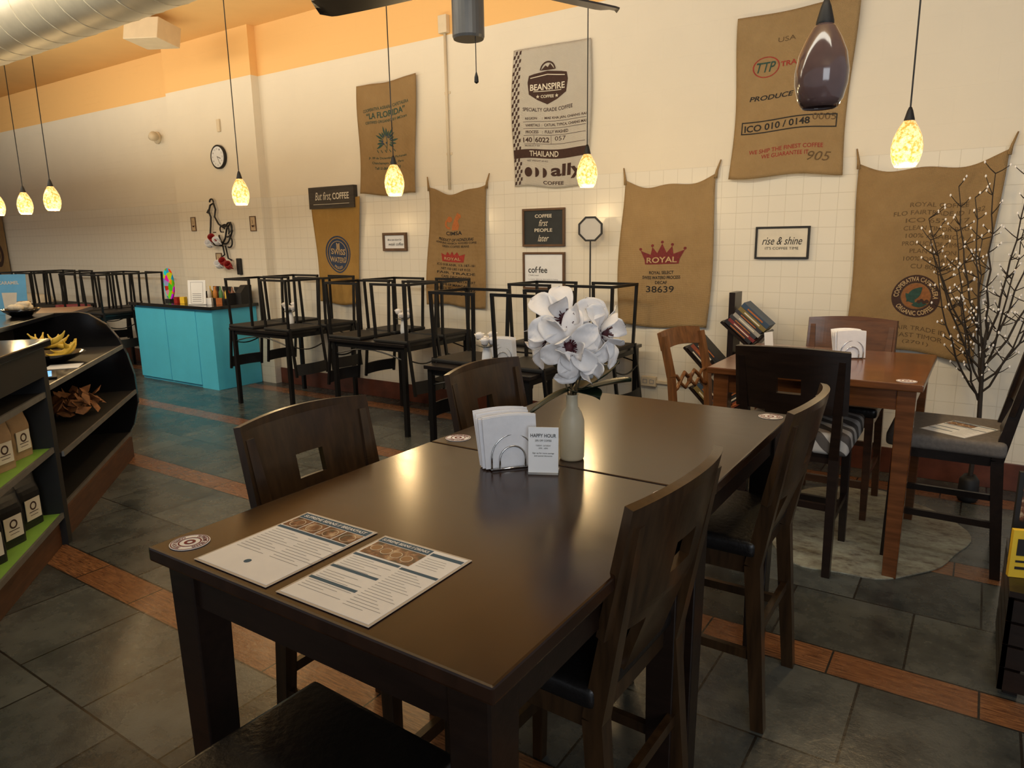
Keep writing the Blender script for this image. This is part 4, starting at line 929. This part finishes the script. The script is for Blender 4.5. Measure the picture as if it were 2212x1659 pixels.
# vase with magnolias
vx,vy=-.955,1.735
r=thing('flower_vase',"frosted cream bottle vase on the dark table",'vase',(vx,vy,TZ))
B().lathe([(.033,0),(.036,.006),(.037,.06),(.036,.115),(.028,.14),(.018,.155),(.0165,.185),(.019,.192),(.016,.192),(.013,.16)],n=32).obj('bottle',frost,r,smooth=True)
r=thing('magnolia_bouquet',"white artificial magnolia blooms with dark leaves",'flowers',(vx,vy,TZ+.03))
def bloom(c,d,s,seed):
    c=Vector(c);d=Vector(d).normalized();qt=d.to_track_quat('Z','Y').to_matrix();rd=random.Random(seed);root_=B()
    root_.ball(c+qt@Vector((0,0,.014*s)),.013*s,2,(1,1,1.5))
    for i in range(34):
        a=i*2.4;p=c+qt@Vector((.006*math.cos(a),.006*math.sin(a),.01))*s;e=c+qt@Vector((.028*math.cos(a),.028*math.sin(a),.016+.012*(i%3)/2))*s
        root_.tube([p,e],.0014,4)
    q=B()
    for ring,(n,tilt,l,w,cv) in enumerate(((3,.80,.088,.036,.5),(6,1.32,.118,.042,.30))):
        for i in range(n):
            a=2*PI*(i+.5*ring)/n+rd.uniform(-.25,.25);tl=tilt+rd.uniform(-.25,.25);l_=l*rd.uniform(.85,1.12);tw=rd.uniform(-.3,.3)
            Rm=qt@Matrix.Rotation(a,3,'Z')
            def f(u,v):
                y=(u-.5)*2;ww=w*1.75*(v**.75)*(max(0,1-v)**.46)+.003*(1-v)
                cur=tl+cv*(.5-v)+ .5*v*v*(1 if ring else -.4)
                x=l_*v*math.sin(cur);z=l_*v*math.cos(cur)+.42*w*y*y*(math.sin(PI*v))+tw*y*ww*v+.0025*math.sin(v*17+y*5)
                return c+Rm@(Vector((x,y*ww,z))*s)
            q.grid(f,8,12)
    q.obj('bloom',petalm,r,smooth=True,solid=.0012)
    root_.obj('stamens',burgundy,r)
tocam=Vector((.50,-.85,0));side=Vector((.83,.55,0))
cent=[(-.020,.045,.378,(-.10,1,.45),1.0),(-.010,.085,.312,(-.1,1,.0),.85),(.080,.01,.338,(.8,.6,.2),.95),(.035,.045,.266,(.35,.8,-.5),.80),(-.070,-.01,.318,(-.9,.35,.1),.75)]
for i,(a,bq,z,dd,s_) in enumerate(cent):
    c=side*a+tocam*bq+Vector((0,0,z));d=side*dd[0]+tocam*dd[1]+Vector((0,0,dd[2]));bloom(c,d,s_,i)
q=B()
for i,(a,bq,z,dd,s_) in enumerate(cent):
    c=side*a+tocam*bq+Vector((0,0,z));q.tube([(0,0,-.02),(0,0,.12),c*.6+Vector((0,0,.1)),c],.0028,6)
q.obj('stems',mat('stem_brown',(.10,.07,.03),.6),r)
def leaf3(p,d,l,w,droop):
    p=Vector(p);d=Vector(d).normalized();sd=d.cross(Vector((0,0,1))).normalized()
    q=B();q.grid(lambda u,v:p+d*l*v+sd*(u-.5)*2*w*math.sin(PI*min(1,v*.97+.03))**.8+Vector((0,0,-droop*v*v-.01*(1-abs(u-.5)*2))),6,12)
    q.obj('leaf',leafm,r,smooth=True,solid=.001)
leaf3((0,0,.185),-side+tocam*.2+Vector((0,0,-.35)),.14,.024,.03)
leaf3((0,0,.17),side+tocam*.5+Vector((0,0,.45)),.19,.055,.02)
leaf3((0,0,.17),side*.9-tocam*.3+Vector((0,0,.65)),.18,.052,.02)
leaf3((0,0,.19),-side*.5+tocam*.3+Vector((0,0,.75)),.12,.026,.01)
leaf3((0,0,.18),side*.6+tocam*1.0+Vector((0,0,.25)),.14,.042,.03)
for x,y in((-5.6,4.5),(-4.12,4.5),(-2.57,3.56)):
    r=thing('bud_vase',"small white vase with cream roses",'vase',(x,y,.751),group='small rose vases')
    B().lathe([(.03,0),(.035,.03),(.03,.09),(.022,.12),(.026,.13)],n=20).obj('vase',white,r,smooth=True)
    q=B()
    for i in range(5):
        a=i*1.26;c=Vector((.045*math.cos(a),.045*math.sin(a),.17+.03*(i%2)))
        for k in range(3): 
            q.grid(lambda u,v,k=k:c+Vector(((.012+.009*k)*math.cos(u*5+k*2)*(.6+.5*v),(.012+.009*k)*math.sin(u*5+k*2)*(.6+.5*v),-.015+.038*v-.004*k)),10,3)
        q.ball(c,.011,1)
    q.obj('roses',petalm,r,smooth=True,solid=.0015)
    q=B()
    for i in range(6):
        a=i*1.05+.4;d=Vector((math.cos(a),math.sin(a),.3));p=Vector((0,0,.12))
        q.grid(lambda u,v:p+d*.08*v+Vector((-d.y,d.x,0))*(u-.5)*.03*math.sin(PI*min(1,v+.02)),3,5)
    q.obj('leaves',leafm,r,solid=.001)
# ------------------------------------------------------------ light
w=bpy.data.worlds.new('w');SC.world=w;w.use_nodes=True;bg=w.node_tree.nodes['Background'];bg.inputs[0].default_value=(.94,.96,1,1);bg.inputs[1].default_value=.30
def area(loc,tgt,sx,sy,e,c,name='window_daylight'):
    l=bpy.data.lights.new('area','AREA');l.shape='RECTANGLE';l.size=sx;l.size_y=sy;l.energy=e;l.color=c
    o=bpy.data.objects.new(name,l);COL.objects.link(o);o.location=loc;o.rotation_euler=(Vector(tgt)-Vector(loc)).to_track_quat('-Z','Y').to_euler()
area((2.4,-2.6,2.3),(-1.2,4.5,1.2),2.5,2.0,75,(.88,.94,1))
area((-2.2,1.2,3.55),(-2.4,5.05,2.1),6,.5,90,(1,.93,.76),'added_wall_fill')  # added fill to brighten the back wall, no fixture here
area((-9,1.2,3.55),(-9,5.05,2.2),6,.5,110,(1,.92,.75),'added_wall_fill')  # same added wall fill for the far left end
area((-6,3.5,2.3),(-6,3.9,3.72),7,.6,34,(1,.88,.64),'added_ceiling_fill')  # unseen fill added to brighten the ceiling, no real fixture
SC.view_settings.view_transform='Standard'
